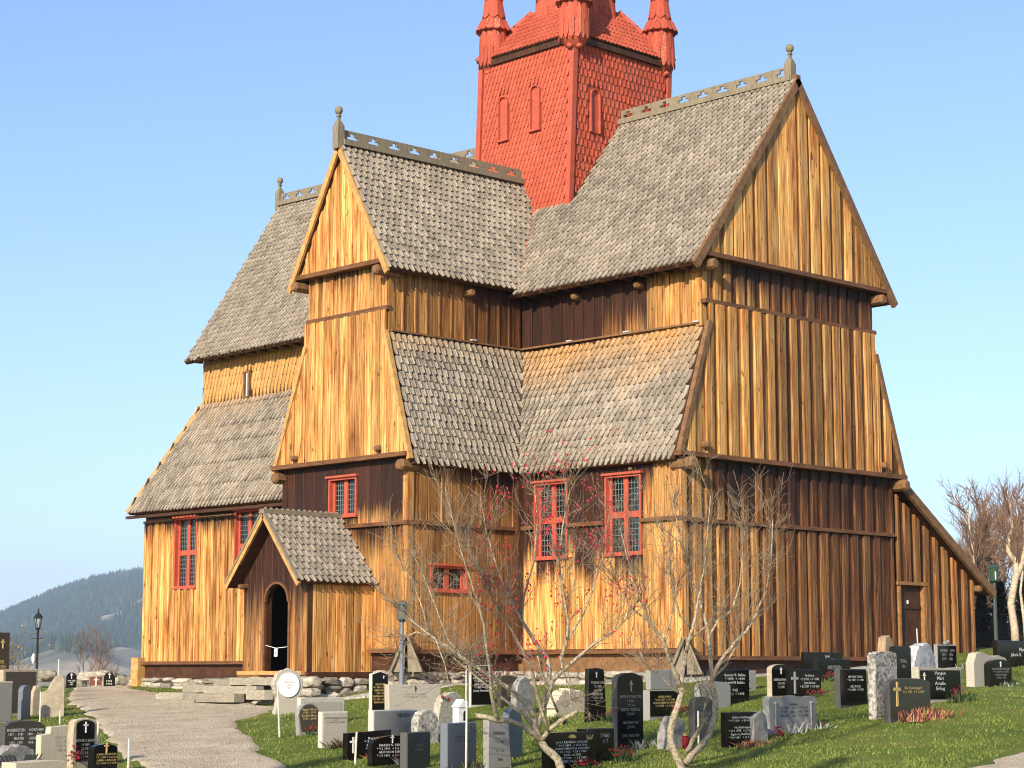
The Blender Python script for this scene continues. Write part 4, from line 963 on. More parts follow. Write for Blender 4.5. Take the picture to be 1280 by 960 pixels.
def outline(kind, W, H, rg):
    w = W / 2
    if kind == 'rect': return [(-w, 0), (w, 0), (w, H), (-w, H)]
    if kind == 'slant': return [(-w, 0), (w, 0), (w, H), (-w, H * .90)]
    if kind == 'gable': return [(-w, 0), (w, 0), (w, H * .93), (0, H), (-w, H * .93)]
    if kind == 'taper': return [(-w, 0), (w, 0), (w * .86, H), (-w * .8, H * .98)]
    if kind == 'lean': return [(-w, 0), (w, 0), (w * .66, H * .97), (0, H), (-w * .86, H * .985)]
    if kind in ('arch', 'round', 'bow', 'shoulder'):
        rise = {'arch': .12 * W + .04 * H, 'round': .48 * W, 'bow': .06 * W, 'shoulder': .10 * H}[kind]; n = 10
        ins = .06 * W if kind == 'shoulder' else 0
        pts = [(-w, 0), (w, 0)] + ([(w, H - rise - .03)] if ins else [])
        for i in range(n + 1):
            t = math.pi * i / n; pts.append(((w - ins) * math.cos(t), H - rise + rise * math.sin(t)))
        return pts + ([(-w, H - rise - .03)] if ins else [])
    if kind == 'oval':
        return [(w * .75, 0)] + [(w * math.cos(t), H * .58 + H * .42 * math.sin(t)) for t in [RAD(-20 + i * 22) for i in range(11)]] + [(-w * .75, 0)]
    if kind == 'wave':
        return [(-w, 0), (w, 0), (w, H * .86), (w * .92, H * .97)] + [(w * .92 - i * W * .92 / 8, H * (.97 + .03 * math.cos(i * 1.6))) for i in range(1, 8)] + [(-w * .92, H * .97), (-w, H * .86)]
    if kind == 'sail':
        return [(-w, 0), (w, 0), (w * .96, H * .86), (w * .8, H * .98), (w * .45, H), (w * .15, H * .93), (-w * .2, H * .78), (-w * .45, H * .64), (-w * .9, H * .58), (-w, H * .5)]
    if kind == 'shoe':
        return [(-w, 0), (-w * .62, 0), (-w * .55, H * .0), (w * .93, H * .12), (w, H * .35), (w * .95, H * .62), (w * .72, H * .84), (w * .4, H * .88), (0, H * .86), (-w * .35, H * .93), (-w * .62, H), (-w * .85, H * .93), (-w * .99, H * .66)]
    if kind == 'step': return [(-w, 0), (w, 0), (w, H), (-w * .30, H * .96), (-w * .36, H * .78), (-w, H * .74)]
    if kind == 'two': return [(-w, 0), (w, 0), (w, H), (-w * .34, H), (-w * .34, H * .92), (-w, H * .90)]
    if kind == 'ornate':
        r = w; cz = H - r * .98; pts = [(-w * .95, 0), (w * .95, 0), (w * .8, H * .12), (w * .72, cz - r * .8), (w * .95, cz - r * .5)]
        pts += [(r * math.cos(t) * (1.04 if i % 2 else .98), cz + r * math.sin(t) * (1.03 if i % 2 else .97)) for i, t in enumerate([RAD(-25 + k * 23) for k in range(11)])]
        return pts + [(-w * .95, cz - r * .5), (-w * .72, cz - r * .8), (-w * .8, H * .12)]
    if kind == 'peak': return [(-w, 0), (w, 0), (w * .8, H * .86), (w * .25, H), (-w * .5, H * .96), (-w * .9, H * .8)]
    if kind == 'boulder':
        return [(-w, 0), (w, 0)] + [(w * math.cos(t) * rg.uniform(.9, 1.05), H * (.35 + .65 * math.sin(t)) * rg.uniform(.93, 1.03)) for t in [RAD(8 + i * 18) for i in range(10)]]
def poly_in(P, k):
    cx = sum(p[0] for p in P) / len(P); cz = sum(p[1] for p in P) / len(P)
    W = max(p[0] for p in P) - min(p[0] for p in P); H = max(p[1] for p in P) - min(p[1] for p in P)
    return [(cx + (x - cx) * (1 - 2 * k / W), cz + (z - cz) * (1 - 2 * k / H)) for x, z in P]
def rough_edge(P, rg, a, n=3):
    out = []
    for (x0, z0), (x1, z1) in zip(P, P[1:] + P[:1]):
        for i in range(n):
            t = i / n; j = 0 if (z0 == 0 and z1 == 0) else a
            out.append((x0 + (x1 - x0) * t + rg.uniform(-j, j), max(-.0, z0 + (z1 - z0) * t + rg.uniform(-j, j)) if z0 or z1 else 0))
    return out
def slab_mesh(P, T, ch, zb=-.3):
    """slab with chamfered face edges, set into the ground"""
    P = [(x, zb if z == 0 else z) for x, z in P]; n = len(P); Q = poly_in(P, ch)
    lv = [[Vector((x, -T / 2, z)) for x, z in Q], [Vector((x, -T / 2 + ch, z)) for x, z in P], [Vector((x, T / 2 - ch, z)) for x, z in P], [Vector((x, T / 2, z)) for x, z in Q]]
    mb = MB(); mb.v = [tuple(v) for l in lv for v in l]
    mb.f = [tuple(range(n)), tuple(range(4 * n - 1, 3 * n - 1, -1))]
    for l in range(3): mb.f += [(l * n + (i + 1) % n, l * n + i, (l + 1) * n + i, (l + 1) * n + (i + 1) % n) for i in range(n)]
    mb.m = [0] * len(mb.f); return mb
def lettering(parent, text, x, y, z, w, h, m, font_sp=1.0, align='CENTER'):
    """raised letters fitted into a w x h box centred at (x, z) on the plane y"""
    cu = bpy.data.curves.new('t', 'FONT'); cu.body = text; cu.align_x = align; cu.align_y = 'CENTER'; cu.resolution_u = 1; cu.extrude = .0; cu.space_line = 1.05; cu.offset = .012
    ob = bpy.data.objects.new('t', cu); COL.objects.link(ob); dg = bpy.context.evaluated_depsgraph_get()
    me = bpy.data.meshes.new_from_object(ob.evaluated_get(dg)); bpy.data.objects.remove(ob); bpy.data.curves.remove(cu)
    n = len(me.vertices)
    if not n: return
    co = np.empty(n * 3); me.vertices.foreach_get('co', co); co = co.reshape(-1, 3); lo, hi = co.min(0), co.max(0)
    sx, sy = w / (hi[0] - lo[0]), h / (hi[1] - lo[1]); k = min(sx, sy * 1.5); sy = min(sy, sx * 1.5)
    c = (lo + hi) / 2; new = np.stack([(co[:, 0] - c[0]) * k + x, np.full(n, y - .006), (co[:, 1] - c[1]) * sy + z], -1)
    me.vertices.foreach_set('co', new.ravel()); me.materials.clear(); me.materials.append(m); me.name = 'inscription'; me.update()
    o = link('inscription', me, parent); o['kind'] = 'stuff'; return o
def cross(parent, x, y, z, h, m, slim=.09):
    mb = MB(); t = h * slim; mb.box((x, y - .006, z), (t * 1.4, .014, h)); mb.box((x, y - .0065, z + h * .2), (h * .5, .015, t * 1.4)); return mb.build('cross_emblem', m, parent)

def gravestone(label, x, y, W, H, kind, mt, T=.15, turn=6, face=None, text=None, ink='white', box=(.78, .5, .42), cr=None, rough=0, plinth=False, lean=0, ch=.012):
    rg = random.Random(hash((round(x * 100), round(y * 100))) & 0xffff); z = gh(x, y)
    o = empty('gravestone', (x, y, z), label, 'gravestone', 'gravestones in the churchyard', math.pi / 2 + RAD(turn))
    if lean: o.rotation_euler[0] = RAD(lean)
    P = outline(kind, W, H, rg); P2 = rough_edge(P, rg, rough) if rough else P
    T *= .78; slab_mesh(P2, T, ch).build('slab', G[mt], o); yf = -T / 2
    if face:
        fm, ins = face[0], face[1]; Q = poly_in(outline(face[2] if len(face) > 2 else kind, W, H, rg), ins); Q = [(a, max(b_, .03)) for a, b_ in Q]
        mb = MB(); mb.prism([(a, yf - .008, b_) for a, b_ in Q], (0, .02, 0)); mb.build('face_panel', G[fm], o); yf -= .008
    if text: lettering(o, text, box[3] * W if len(box) > 3 else 0, yf, box[2] * H, box[0] * W, box[1] * H, I[ink])
    if cr: cross(o, cr[0] * W, yf, cr[1] * H, cr[2], I[cr[3]])
    if plinth: mb = MB(); mb.box((0, -.02, .01), (W * 1.14, T * 1.7, .16)); mb.build('plinth', G[plinth], o)
    return o

GS = gravestone
# ---- left group, along the path
GS('tallest dark slab with gilt lettering at the left edge behind the rough topped stone', -11.85, -9.34, 0.47, 1.68, 'rect', 'brown', .18, text='ANNE\nHAUGEN\n1921 - 1998', ink='gold', box=(.7, .3, .55), cr=(.1, .85, .2, 'gold'))
GS('wide dark stone with a pale rough hewn top edge beside the black lantern post', -9.30, -10.34, 0.88, 0.96, 'rect', 'beige', .2, face=('brown', .06), text='* 1902\n+ 1978\n* 1911\n+ 1990', ink='gold', box=(.22, .3, .45, .14), rough=.018)
GS('pale square gravestone at the left edge in front of the rough topped dark stone', -7.72, -11.62, 0.43, 0.81, 'rect', 'pale', .12, face=('grey', .03))
GS('narrow dark blue headstone with a pointed arch top beside the beige stones', -8.16, -10.86, 0.27, 0.68, 'round', 'blue', .16, turn=20)
GS('small rough beige upright stone between the blue headstone and the curved stone', -9.24, -9.95, 0.27, 0.60, 'peak', 'beige', .2, rough=.015)
GS('beige gravestone with a sweeping curved top rising to the right by the path', -8.20, -10.18, 0.47, 0.85, 'sail', 'beige', .2, turn=-20)
GS('small black headstone with white cross, leftmost of three by the far wall', -22.11, -1.07, 0.29, 0.45, 'round', 'black', .12, turn=-25, text='OLA LIEN\n1887\n1959', box=(.74, .34, .36), cr=(0, .78, .16, 'white'))
GS('small rust red headstone with a white cross between two black ones by the far wall', -22.06, -0.29, 0.32, 0.32, 'rect', 'rust', .12, turn=-25, text='KARI LIEN', box=(.8, .12, .15), cr=(0, .55, .26, 'white'))
GS('small black headstone with white cross nearest the church corner by the far wall', -21.36, -0.29, 0.32, 0.42, 'round', 'black', .12, turn=-30, text='1901\n1966', box=(.5, .3, .32), cr=(0, .78, .16, 'white'))
GS('wide grey brown stone with arched shoulders and two columns of white names', 0.15, -15.82, 0.78, 0.57, 'shoulder', 'dgrey', .16, face=('brown', .02), text='ENGEBRETSEN     NORDHEIM\n1871  -  1949     1880  -  1961\nMARTIN      OLINE\n1902 - 1970      1904 - 1988', box=(.88, .42, .58))
o = GS('low grey stone carved with scrolls in front of the wide grey brown stone', 1.68, -16.86, 0.72, 0.33, 'boulder', 'rock', .3, rough=.02)
for s in (-1, 1):
    mb = MB()
    for k in range(5): mb.bar((s * (.05 + k * .07), -.125, .06), (s * (.13 + k * .07), -.125, .20), .012, .02, (0, 1, 0))
    mb.build('carved_scroll', G['dgrey'], o)['kind'] = 'stuff'
GS('cream coloured stepped gravestone between the wide brown stone and the rough framed one', 1.36, -16.02, 0.53, 0.55, 'step', 'cream', .16, text='1 8 9 2  9\n1 2 0 1  4\n1 9 7 1  3\n1 9 8 8  6', ink='dim', box=(.36, .42, .5, .18))
GS('black arched stone with a rough beige border and a white cross beside the path', 2.37, -16.14, 0.44, 0.71, 'arch', 'beige', .18, face=('black', .055), text='MATHIAS K BRENN\n1 4 1889\n2 9 1951\nBERTHE A BRENN\n1 2 1894\n1 3 1970', ink='dim', box=(.8, .48, .34), cr=(0, .82, .16, 'white'), rough=.014)
GS('small black arched stone with gold cross and gold lettering nearest the path edge', 3.37, -16.42, 0.44, 0.43, 'arch', 'black', .17, face=('black', .02), text='JOHAN M BERGUM\n* 3 1 1889 + 3 4 1962\nKAREN A BERGUM\n* 5 6 1894 + 2 7 1978', ink='gold', box=(.84, .36, .52), cr=(0, .87, .15, 'gold'))
o = GS('low flat pale slab lying in the grass at the bottom left corner', 3.13, -17.39, 0.87, 0.25, 'rect', 'cream', .42, rough=.01)
# ---- between the path and the porch
o = GS('ornate pale cast monument with a round white plaque near the porch', -3.65, -7.68, 0.64, 0.87, 'ornate', 'pale', .16, turn=-12, rough=.008)
mb = MB(); mb.prism([(.23 * math.cos(t), -.09, .555 + .24 * math.sin(t)) for t in [k * math.pi / 12 for k in range(24)]], (0, .05, 0)); mb.build('plaque', plain('white_enamel', (.83, .82, .78), .3), o)
lettering(o, 'HERUNDER\nHVILER\n1889', 0, -.09, .555, .24, .15, plain('faded_letters', (.60, .57, .48), .6))
GS('wide pale weathered stone standing behind the oval and the square pale stones', -0.25, -9.55, 1.04, 0.47, 'rect', 'white', .14, face=('pale', .08), turn=2)
GS('brown oval headstone with gilt script on a grey base and red flowers', 1.06, -10.89, 0.47, 0.53, 'oval', 'grey', .13, face=('brown', .035), text='Ragnar Moen\n1922 - 1999\nBergljot Moen\n1926 - 2004', ink='gold', box=(.66, .36, .64), turn=-4)
GS('pale grey square gravestone with dark lettering in front of the weathered one', 2.92, -11.84, 0.53, 0.56, 'rect', 'white', .14, face=('pale', .025), text='GUDRUN MARIE LUND\n1 8 90\n12 3 1902  21 5 1981', ink='dark', box=(.84, .16, .76), turn=-2)
GS('tall narrow black stone with a low gabled top and gilt lines by the foundation', -1.38, -7.24, 0.38, 0.78, 'gable', 'white', .13, face=('black', .018), text='OLE HOUGEN\n* 4 1 1867 + 2 5 1934\nSIGRID HOUGEN\n* 1870 + 1951\nMATHEA HOUGEN\n* 3 2 1899 + 6 8 1979\nERLING HOUGEN', ink='gold', box=(.84, .52, .46), cr=(.2, .85, .06, 'white'), turn=-8)
GS('pale rectangular stone with a tiny dark cross beside the tall black gabled stone', 0.14, -7.70, 1.15, 0.59, 'rect', 'pale', .2, turn=-8, text='ANTON ROLEN\n1 8 1887  7 1 1965', ink='dim', box=(.42, .14, .66), cr=(0, .86, .10, 'dark'), rough=.006)
GS('long grey stone with dark name across the top left of the rounded speckled stone', 3.34, -10.78, 1.35, 0.53, 'rect', 'white', .16, face=('grey', .02), turn=4, text='EIDEN', ink='dark', box=(.2, .12, .84))
GS('small rounded black and white speckled stone in front of the long grey one', 3.77, -10.63, 0.48, 0.54, 'round', 'mottle', .22, rough=.012, text='LARS\nEIDEN', ink='dim', box=(.5, .2, .35), turn=2)
GS('broad lichen spotted stone with a red rose on its left shoulder', 1.80, -8.30, 0.72, 0.59, 'boulder', 'lichen', .2, rough=.02)
GS('low black stone with white script and a pale cross, leftmost of the front black pair', 4.54, -12.48, 0.86, 0.42, 'slant', 'black', .14, turn=-3, text='Berg Strand\n* 7 1931 + 2001\nMikael Strand\n* 1928 + 2006', box=(.56, .46, .52, .16), cr=(-.36, .48, .24, 'white'))
GS('low black stone with white capitals and a small cross beside the dark grey slab', 5.56, -12.85, 0.88, 0.42, 'arch', 'black', .14, turn=-2, text='MAREN N. BERGE\n* 9.2 1896  + 5.4 1975\nANTON M BERGE\n* 1.9 1891  + 2.3 1969', box=(.62, .44, .5, -.08), cr=(-.06, .88, .12, 'white'))
GS('dark grey rectangular slab in shade between the black pair and the blue grey stone', 6.47, -13.21, 0.74, 0.54, 'rect', 'dgrey', .16, turn=22, text='LOVISE\nSANDBU', ink='dim', box=(.4, .2, .6))
GS('large blue grey stone with a small black cross right of the dark grey slab', 7.12, -12.97, 0.84, 0.68, 'rect', 'blue', .16, turn=18, text='PEDER DAHL\n1 2 1901     17 8 1966', ink='dark', box=(.6, .13, .66), cr=(.26, .86, .10, 'dark'))
GS('narrow tapering pale grey stone beneath the cut branch of the left tree', 7.50, -12.58, 0.50, 0.72, 'taper', 'grey', .14, turn=4, face=('grey', .012), text='PEDERSEN\n\n* 1 . 98\n\n+ 1 . 96\n\nTakk', ink='dark', box=(.5, .56, .46), lean=-3)
GS('shaded blue grey slab behind the tapering stone under the left tree', 6.50, -11.32, 0.60, 0.75, 'round', 'blue', .15, turn=24, text='NILS\nBAKKEN', ink='dim', box=(.4, .2, .6))
GS('tall black stone with many gilt lines behind the left tree by the foundation', -0.18, -5.70, 0.53, 0.78, 'rect', 'white', .12, face=('black', .016), text='Hans Stenersen\n* 4 1862 + 1930\nKarine Stenersen\n* 1869 + 1941\nOluf Stenersen\n* 1899 + 1977\nJenny Stenersen', ink='white', box=(.82, .52, .6), turn=-6)
GS('dark stone with faint gilt lines beside the tall black one behind the left tree', 0.33, -5.47, 0.51, 0.58, 'arch', 'brown', .14, text='INGER\n1876\n1955\nTORE\n1904', ink='gold', box=(.56, .4, .5))
GS('rough grey stone standing behind the forked trunk of the left tree', 1.61, -6.32, 0.53, 0.68, 'boulder', 'rock', .18, rough=.015)
o = GS('black stone with white names and two gilt leaf emblems right of the left tree trunk', 8.28, -11.92, 1.06, 0.51, 'rect', 'black', .15, turn=4, text='ROLF KRISTIAN HANSEN\n* 30 8 1899   + 30 8 1960\nMAREN MARTHA HANSEN\n* 4 5 1902   + 20 9 1987\nKARL OLSEN\n* 30 7 1905   + 1 5 1967\nREIDUN OLSEN', box=(.80, .58, .47))
mb = MB()
for k in range(7): a = RAD(20 + k * 23); mb.bar((.0, -.065, .425), (.085 * math.cos(a), -.065, .425 + .05 * math.sin(a)), .014, .01, (0, -1, 0))
for k in range(5): mb.bar((.34 + k * .02, -.065, .40), (.31 + k * .035, -.065, .465 - (k % 2) * .03), .014, .01, (0, -1, 0))
mb.build('leaf_emblem', I['gold'], o)
GS('black stone with red flowers half hidden behind the stone with two leaf emblems', 8.00, -11.08, 0.75, 0.48, 'rect', 'black', .15, turn=6, text='EDVARD\n1917', ink='dim', box=(.3, .3, .7, .2))
GS('dark tapering stone tilted to the left with faint lettering before the pale foundation', 3.65, -6.51, 0.49, 0.93, 'lean', 'black', .13, turn=-4, text='TORVALD LYNG\n* 2 9 1868\n+ 4 1 1940\nMARIT LYNG\n* 1871 + 1950', ink='dim', box=(.64, .34, .58), cr=(-.05, .87, .10, 'dim'))
GS('tallest black arched headstone with a cross between the two bare trees', 7.03, -9.35, 0.63, 1.14, 'arch', 'dgrey', .15, face=('black', .01), text='KRISTIAN E. TANDSTAD\n1 4 1861\n7 9 1944\nBERIT K. TANDSTAD\n3 2 1869\n\nNILS TANDSTAD\n2 8 1900\n\nGURO TANDSTAD', ink='dim', box=(.84, .56, .42), cr=(.02, .82, .16, 'dim'), turn=3)
o = GS('grey topped stone with black gilt lettered front and red flowers behind the right tree', 4.52, -5.77, 0.84, 0.48, 'rect', 'grey', .2, face=('black', .015), text='AKSEL NYHUS\n* 2 10 1897  + 9 9 1984\nOLGA INGEBORG NYHUS\n* 5 4 1905  + 2 2 1990', ink='gold', box=(.8, .4, .6), turn=4)
slab_mesh([(-.36, .49), (.40, .49), (.34, .84), (-.36, .82)], .11, .01, .49).build('upper_slab', G['grey'], o)
GS('dark stone with small white cross between the forks of the right tree', 7.36, -8.01, 0.48, 0.67, 'arch', 'dgrey', .15, face=('dgrey', .01), text='EMMA LARSEN\n1 7 1890\n2 8 1975', ink='dim', box=(.74, .3, .5), cr=(.02, .82, .12, 'white'), turn=3)
GS('rough grey boulder stone directly behind the right tree trunk', 7.71, -9.08, 0.46, 0.50, 'boulder', 'rock', .3, rough=.02)
GS('light grey stone with two rounded humps behind the right tree', 4.50, -4.35, 0.91, 0.48, 'shoulder', 'grey', .16, rough=.006, turn=2)
GS('black stone with white script lines right of the light grey humped stone', 4.35, -3.67, 1.04, 0.63, 'rect', 'black', .14, text='Gunnar B. Bakke\n* 1893  + 1964\nIngrid M Bakke\n\nOLE\n* 1921 + 1993', box=(.66, .62, .56, .06), turn=3)
GS('small pinkish grey stone with red flowers behind the black script stone', 3.14, -1.62, 0.29, 0.38, 'rect', 'pale', .14, turn=10)
GS('black stone with three white names and red flowers beside the right tree', 8.29, -8.19, 0.80, 0.50, 'rect', 'black', .14, text='Gudrun Stulshaugen\n* 9 7 1914   + 30 10 1994\n\nOle Stulshaugen\n* 10 8 1878   + 2 12 1962\nIngeborg Stulshaugen\n* 4 9 1884   + 13 5 1977', box=(.86, .68, .54), turn=3)
GS('rough dark grey stone peeking out right of the stone with three white names', 8.29, -7.77, 0.43, 0.46, 'peak', 'rock', .22, rough=.015)
o = GS('long light grey stone with a wavy rough top and flowers along its foot', 7.91, -6.45, 1.30, 0.56, 'wave', 'grey', .17, text='Furulund\n* 2 11 1889      Ola      + 13 2 1973\n* 1 9 1891      Mari      + 10 5 1977\n* 14 6 1921      Jon      + 6 3 1988', ink='dark', box=(.62, .42, .58), rough=.008, turn=2)
for s in (-1, 1): mb = MB(); mb.tube([(s * .48, -.075, .08), (s * .48, -.075, .42)], [.015, .015], 6); mb.blob((s * .48, -.075, .44), .03, 1, 0); mb.build('carved_torch', I['dim'], o)
GS('black arched left half of a joined pair with a white cross', 4.46, -2.41, 0.57, 0.61, 'arch', 'beige', .15, face=('black', .012), text='KAREN LØVHAUG\n3 10 1899\n5 2 1985', box=(.8, .3, .42), cr=(.0, .80, .12, 'white'), turn=2)
GS('black rectangular right half of a joined pair with white script and red flowers', 4.92, -2.23, 0.96, 0.52, 'rect', 'black', .15, text='Per Johnsen\n+ 2 9 1903  + 6 1 1984\nJohan Johnsen\n+ 4 2 1929  + 3 10 2001', box=(.62, .48, .58, .10), cr=(-.38, .52, .40, 'dim'), turn=2)
GS('black stone with white script high against the church wall, behind a smaller black one', 1.73, 2.51, 1.36, 0.50, 'rect', 'black', .15, text='Sylvi\nAnna  +  Jens Kristian', box=(.66, .3, .74, .08), turn=2)
GS('smaller black stone in front of the tall black one against the church wall', 2.80, 1.44, 1.19, 0.42, 'rect', 'black', .15, text='MARTINSEN', ink='dim', box=(.4, .2, .6), turn=2)
GS('black stone with pale left side and two rows of lettering beside the snowy mottled stone', 6.67, -3.15, 0.84, 0.66, 'rect', 'dgrey', .16, face=('black', .01), text='MATHEA T RUDI\n* 4 2 1897  + 1 1988\n\nNILS T RUDI\n* 9 6 1893  + 7 1971', box=(.6, .4, .62, .06), ink='white', turn=3)
GS('tall stone mottled black and white like snow with a sunlit pale side', 8.13, -4.22, 0.75, 1.10, 'bow', 'mottle', .18, face=('mottle', .02), turn=6, rough=.01)
GS('narrow pointed yellow brown stone rising behind the tall black slab', 2.97, 3.07, 0.37, 0.88, 'peak', 'wood', .25, rough=.02)
GS('tall plain black slab with a bowed top behind the mottled stone', 5.56, -0.06, 0.60, 0.84, 'bow', 'black', .16, turn=4, text='THORA\n1896', ink='dim', box=(.4, .2, .6))
GS('large swirled grey boulder gravestone before the annex door', 4.65, 1.90, 0.97, 0.83, 'boulder', 'quartz', .3, text='Anders Moe\n1934 - 2002', ink='dim', box=(.5, .16, .22), rough=.03)
o = GS('dark framed gravestone with a small bird on top before the annex wall', 2.35, 6.20, 0.81, 0.57, 'rect', 'grey', .12, face=('black', .03), text='INGRID    JON\n1919    1914\n1999    1981', ink='dim', box=(.7, .45, .6), turn=2)
mb = MB(); mb.blob((.0, -.02, .60), (.10, .05, .05), 1, .05); mb.blob((.10, -.02, .64), (.035, .035, .035), 1, 0); mb.prism([(-.08, -.03, .60), (-.02, -.03, .58), (-.24, -.03, .64)], (0, .03, 0)); mb.build('bird', G['grey'], o)
GS('black panelled stone in a rough pale frame with the name Vangen in white', 7.45, -1.63, 1.45, 0.61, 'rect', 'lichen', .18, face=('black', .05), text='Vangen\nMari\nAmalie\nErling', box=(.34, .58, .60, -.02), cr=(-.38, .72, .16, 'white'), turn=3, rough=.012)
GS('olive brown stone with gilt cross and name behind a clump of rusty heather', 8.59, -4.18, 1.25, 0.68, 'bow', 'dgrey', .15, face=('olive', .01), text='Edle Ommundsgard\n* 24 1 1922   + 5 12 2005', ink='gold', box=(.56, .16, .72, .06), cr=(-.33, .62, .40, 'gold'), turn=3)
o = GS('pale horseshoe shaped stone enclosing a black arched tablet on the slope', 5.52, 3.01, 1.50, 0.67, 'shoe', 'pale', .24, turn=4, rough=.01)
P = [(a + .12, b_) for a, b_ in outline('arch', .92, .52, rnd)]; mb = slab_mesh(P, .16, .008, -.1); mb.v = [(a, b_ - .13, c) for a, b_, c in mb.v]; mb.build('tablet', G['black'], o)
lettering(o, 'OLE SANDBERG HOLEN\n* 9 1 1909 + 8 7 1978\nPAULA HOLEN\n* 1912 + 1999', .12, -.213, .24, .74, .22, I['dim']); cross(o, .12, -.213, .42, .11, I['white'])
GS('long black stone with white script at the right edge below the bare woods', 2.93, 8.37, 2.25, 0.56, 'rect', 'black', .16, text='Myren\nJakob K        Marit', box=(.5, .4, .52), turn=2)
GS('rough pale stone behind the left tree in front of the church foundation', 2.32, -5.87, 0.94, 0.46, 'boulder', 'cream', .3, rough=.03)

# ------------------------------------------------------------------ flowers, heather, candles, stakes
M['leaf'] = plain('dark_leaves', (.05, .085, .025), .7, .4, 5, island=.3)
FM = {'red': plain('red_flowers', (.24, .010, .02), .6, .3, 5, island=.4), 'rust': plain('rusty_heather', (.32, .10, .075), .8, .4, 5, island=.5), 'straw': plain('straw_heather', (.42, .27, .10), .8, .4, 5, island=.4), 'pale': plain('pale_cineraria', (.36, .365, .345), .8, .3, 5, island=.3), 'green': M['leaf']}
def clump(label, x, y, w, d, h, mix, n=90, name='flower_clump', turn=0):
    z = gh(x, y); o = empty(name, (x, y, z), label, 'flowers', 'flowers planted at the graves', math.pi / 2 + RAD(turn))
    for c, share in mix:
        mb = MB()
        for _ in range(int(n * share * (.55 if c in ('pale', 'red') else 1))):
            px, py = rnd.uniform(-w / 2, w / 2), rnd.uniform(-d / 2, d / 2); hh = h * rnd.uniform(.45, 1.05) * (1 - .35 * abs(px) / (w / 2))
            t = rnd.uniform(0, 6.28); lx, ly = rnd.gauss(0, .04), rnd.gauss(0, .03)
            if c in ('red',):
                zz = hh; r = rnd.uniform(.011, .020)
                mb.blob((px + lx, py + ly, zz), (r, r, r * .8), 0, .25)
            else:
                wd = rnd.uniform(.008, .018); cx, sx = math.cos(t) * wd, math.sin(t) * wd
                mb.add([(px - cx, py - sx, -.02), (px + cx, py + sx, -.02), (px + lx + cx * .6, py + ly + sx * .6, hh * .6), (px + lx * 2, py + ly * 2, hh)], [(0, 1, 2, 3)])
        mb.build({'red': 'blossoms', 'green': 'leaves'}.get(c, 'sprigs'), FM[c], o)['kind'] = 'stuff'
    return o
def front(x, y, d=.22): return x + d, y
CL = [('red flowers at the foot of the brown oval headstone', 1.30, -10.89, .42, .14, .2, (('red', .7), ('green', .5))),
 ('green and brown sprigs along the foot of the pale grey square gravestone', 3.15, -11.85, .5, .14, .2, (('green', .6), ('rust', .4))),
 ('rusty flowers in front of the low black stone with white script', 4.80, -12.45, .5, .14, .14, (('rust', .5), ('red', .3), ('straw', .3))),
 ('dark red flowers and pale sprigs in front of the black stone with white capitals', 5.68, -12.6, .5, .14, .18, (('red', .5), ('pale', .5))),
 ('dark heather in front of the blue grey stone', 7.40, -12.9, .8, .16, .2, (('green', .5), ('rust', .3))),
 ('red flowers in front of the stone with two leaf emblems', 8.55, -11.85, .5, .16, .16, (('red', .8), ('green', .3))),
 ('red flowers in front of the half hidden black stone', 8.35, -10.88, .4, .14, .26, (('red', .8), ('green', .3))),
 ('pale cineraria along the foot of the tallest black arched headstone', 7.30, -9.30, .62, .16, .2, (('pale', .9), ('green', .2))),
 ('red flowers by the dark tilted stone', 3.95, -6.40, .4, .16, .24, (('red', .6), ('green', .5))),
 ('red flowers in front of the grey topped stone', 4.92, -5.62, .6, .14, .24, (('red', .8), ('green', .3))),
 ('rusty sprigs in front of the stone with three white names', 8.58, -8.15, .8, .14, .13, (('rust', .7), ('straw', .4))),
 ('red flowers right of the stone with three white names', 8.62, -7.62, .22, .14, .26, (('red', .9),)),
 ('pale and wine red flowers along the foot of the long wavy topped stone', 8.2, -6.4, 1.1, .2, .24, (('pale', .9), ('red', .35))),
 ('red flowers in front of the right half of the joined pair', 5.2, -2.2, .5, .14, .18, (('red', .8), ('green', .2))),
 ('red flowers by the small pinkish stone', 3.62, -2.36, .22, .12, .3, (('red', .8),)),
 ('red flowers below the black stones at the church wall', 3.1, 1.0, .3, .14, .2, (('red', .8), ('green', .3))),
 ('tall clump of rusty and straw coloured heather before the olive brown stone', 8.92, -4.05, 1.35, .3, .27, (('rust', 1.4), ('straw', .9))),
 ('wine red dark bush in front of the Vangen stone', 7.75, -1.35, .7, .2, .28, (('red', .5), ('green', .8))),
 ('pale sprigs in front of the framed stone with the bird', 2.75, 6.5, .8, .25, .2, (('pale', .8), ('green', .2))),
 ('green sprigs in front of the black arched tablet', 5.95, 3.2, .9, .2, .14, (('green', .6), ('pale', .3))),
 ('pale sprigs in front of the long black stone at the right edge', 3.3, 8.9, 1.4, .25, .24, (('pale', .9), ('green', .2))),
 ('red sprigs beside the rough framed black stone near the path', 2.55, -16.35, .14, .12, .34, (('red', .9),)),
 ('dark green tuft left of the dark tilted stone', 3.3, -7.1, .3, .2, .24, (('green', .9), ('straw', .3)))]
for c in CL: clump(*c)
mb = MB()
for p in ((0, 0, 0), (.10, .06, -.05)): mb.blob(p, .03, 1, .2)
o = mb.build('rose', FM['red'], None, (1.93, -8.58, gh(1.8, -8.5) + .50)); props(o, 'single red rose laid on the shoulder of the lichen spotted stone', 'rose')
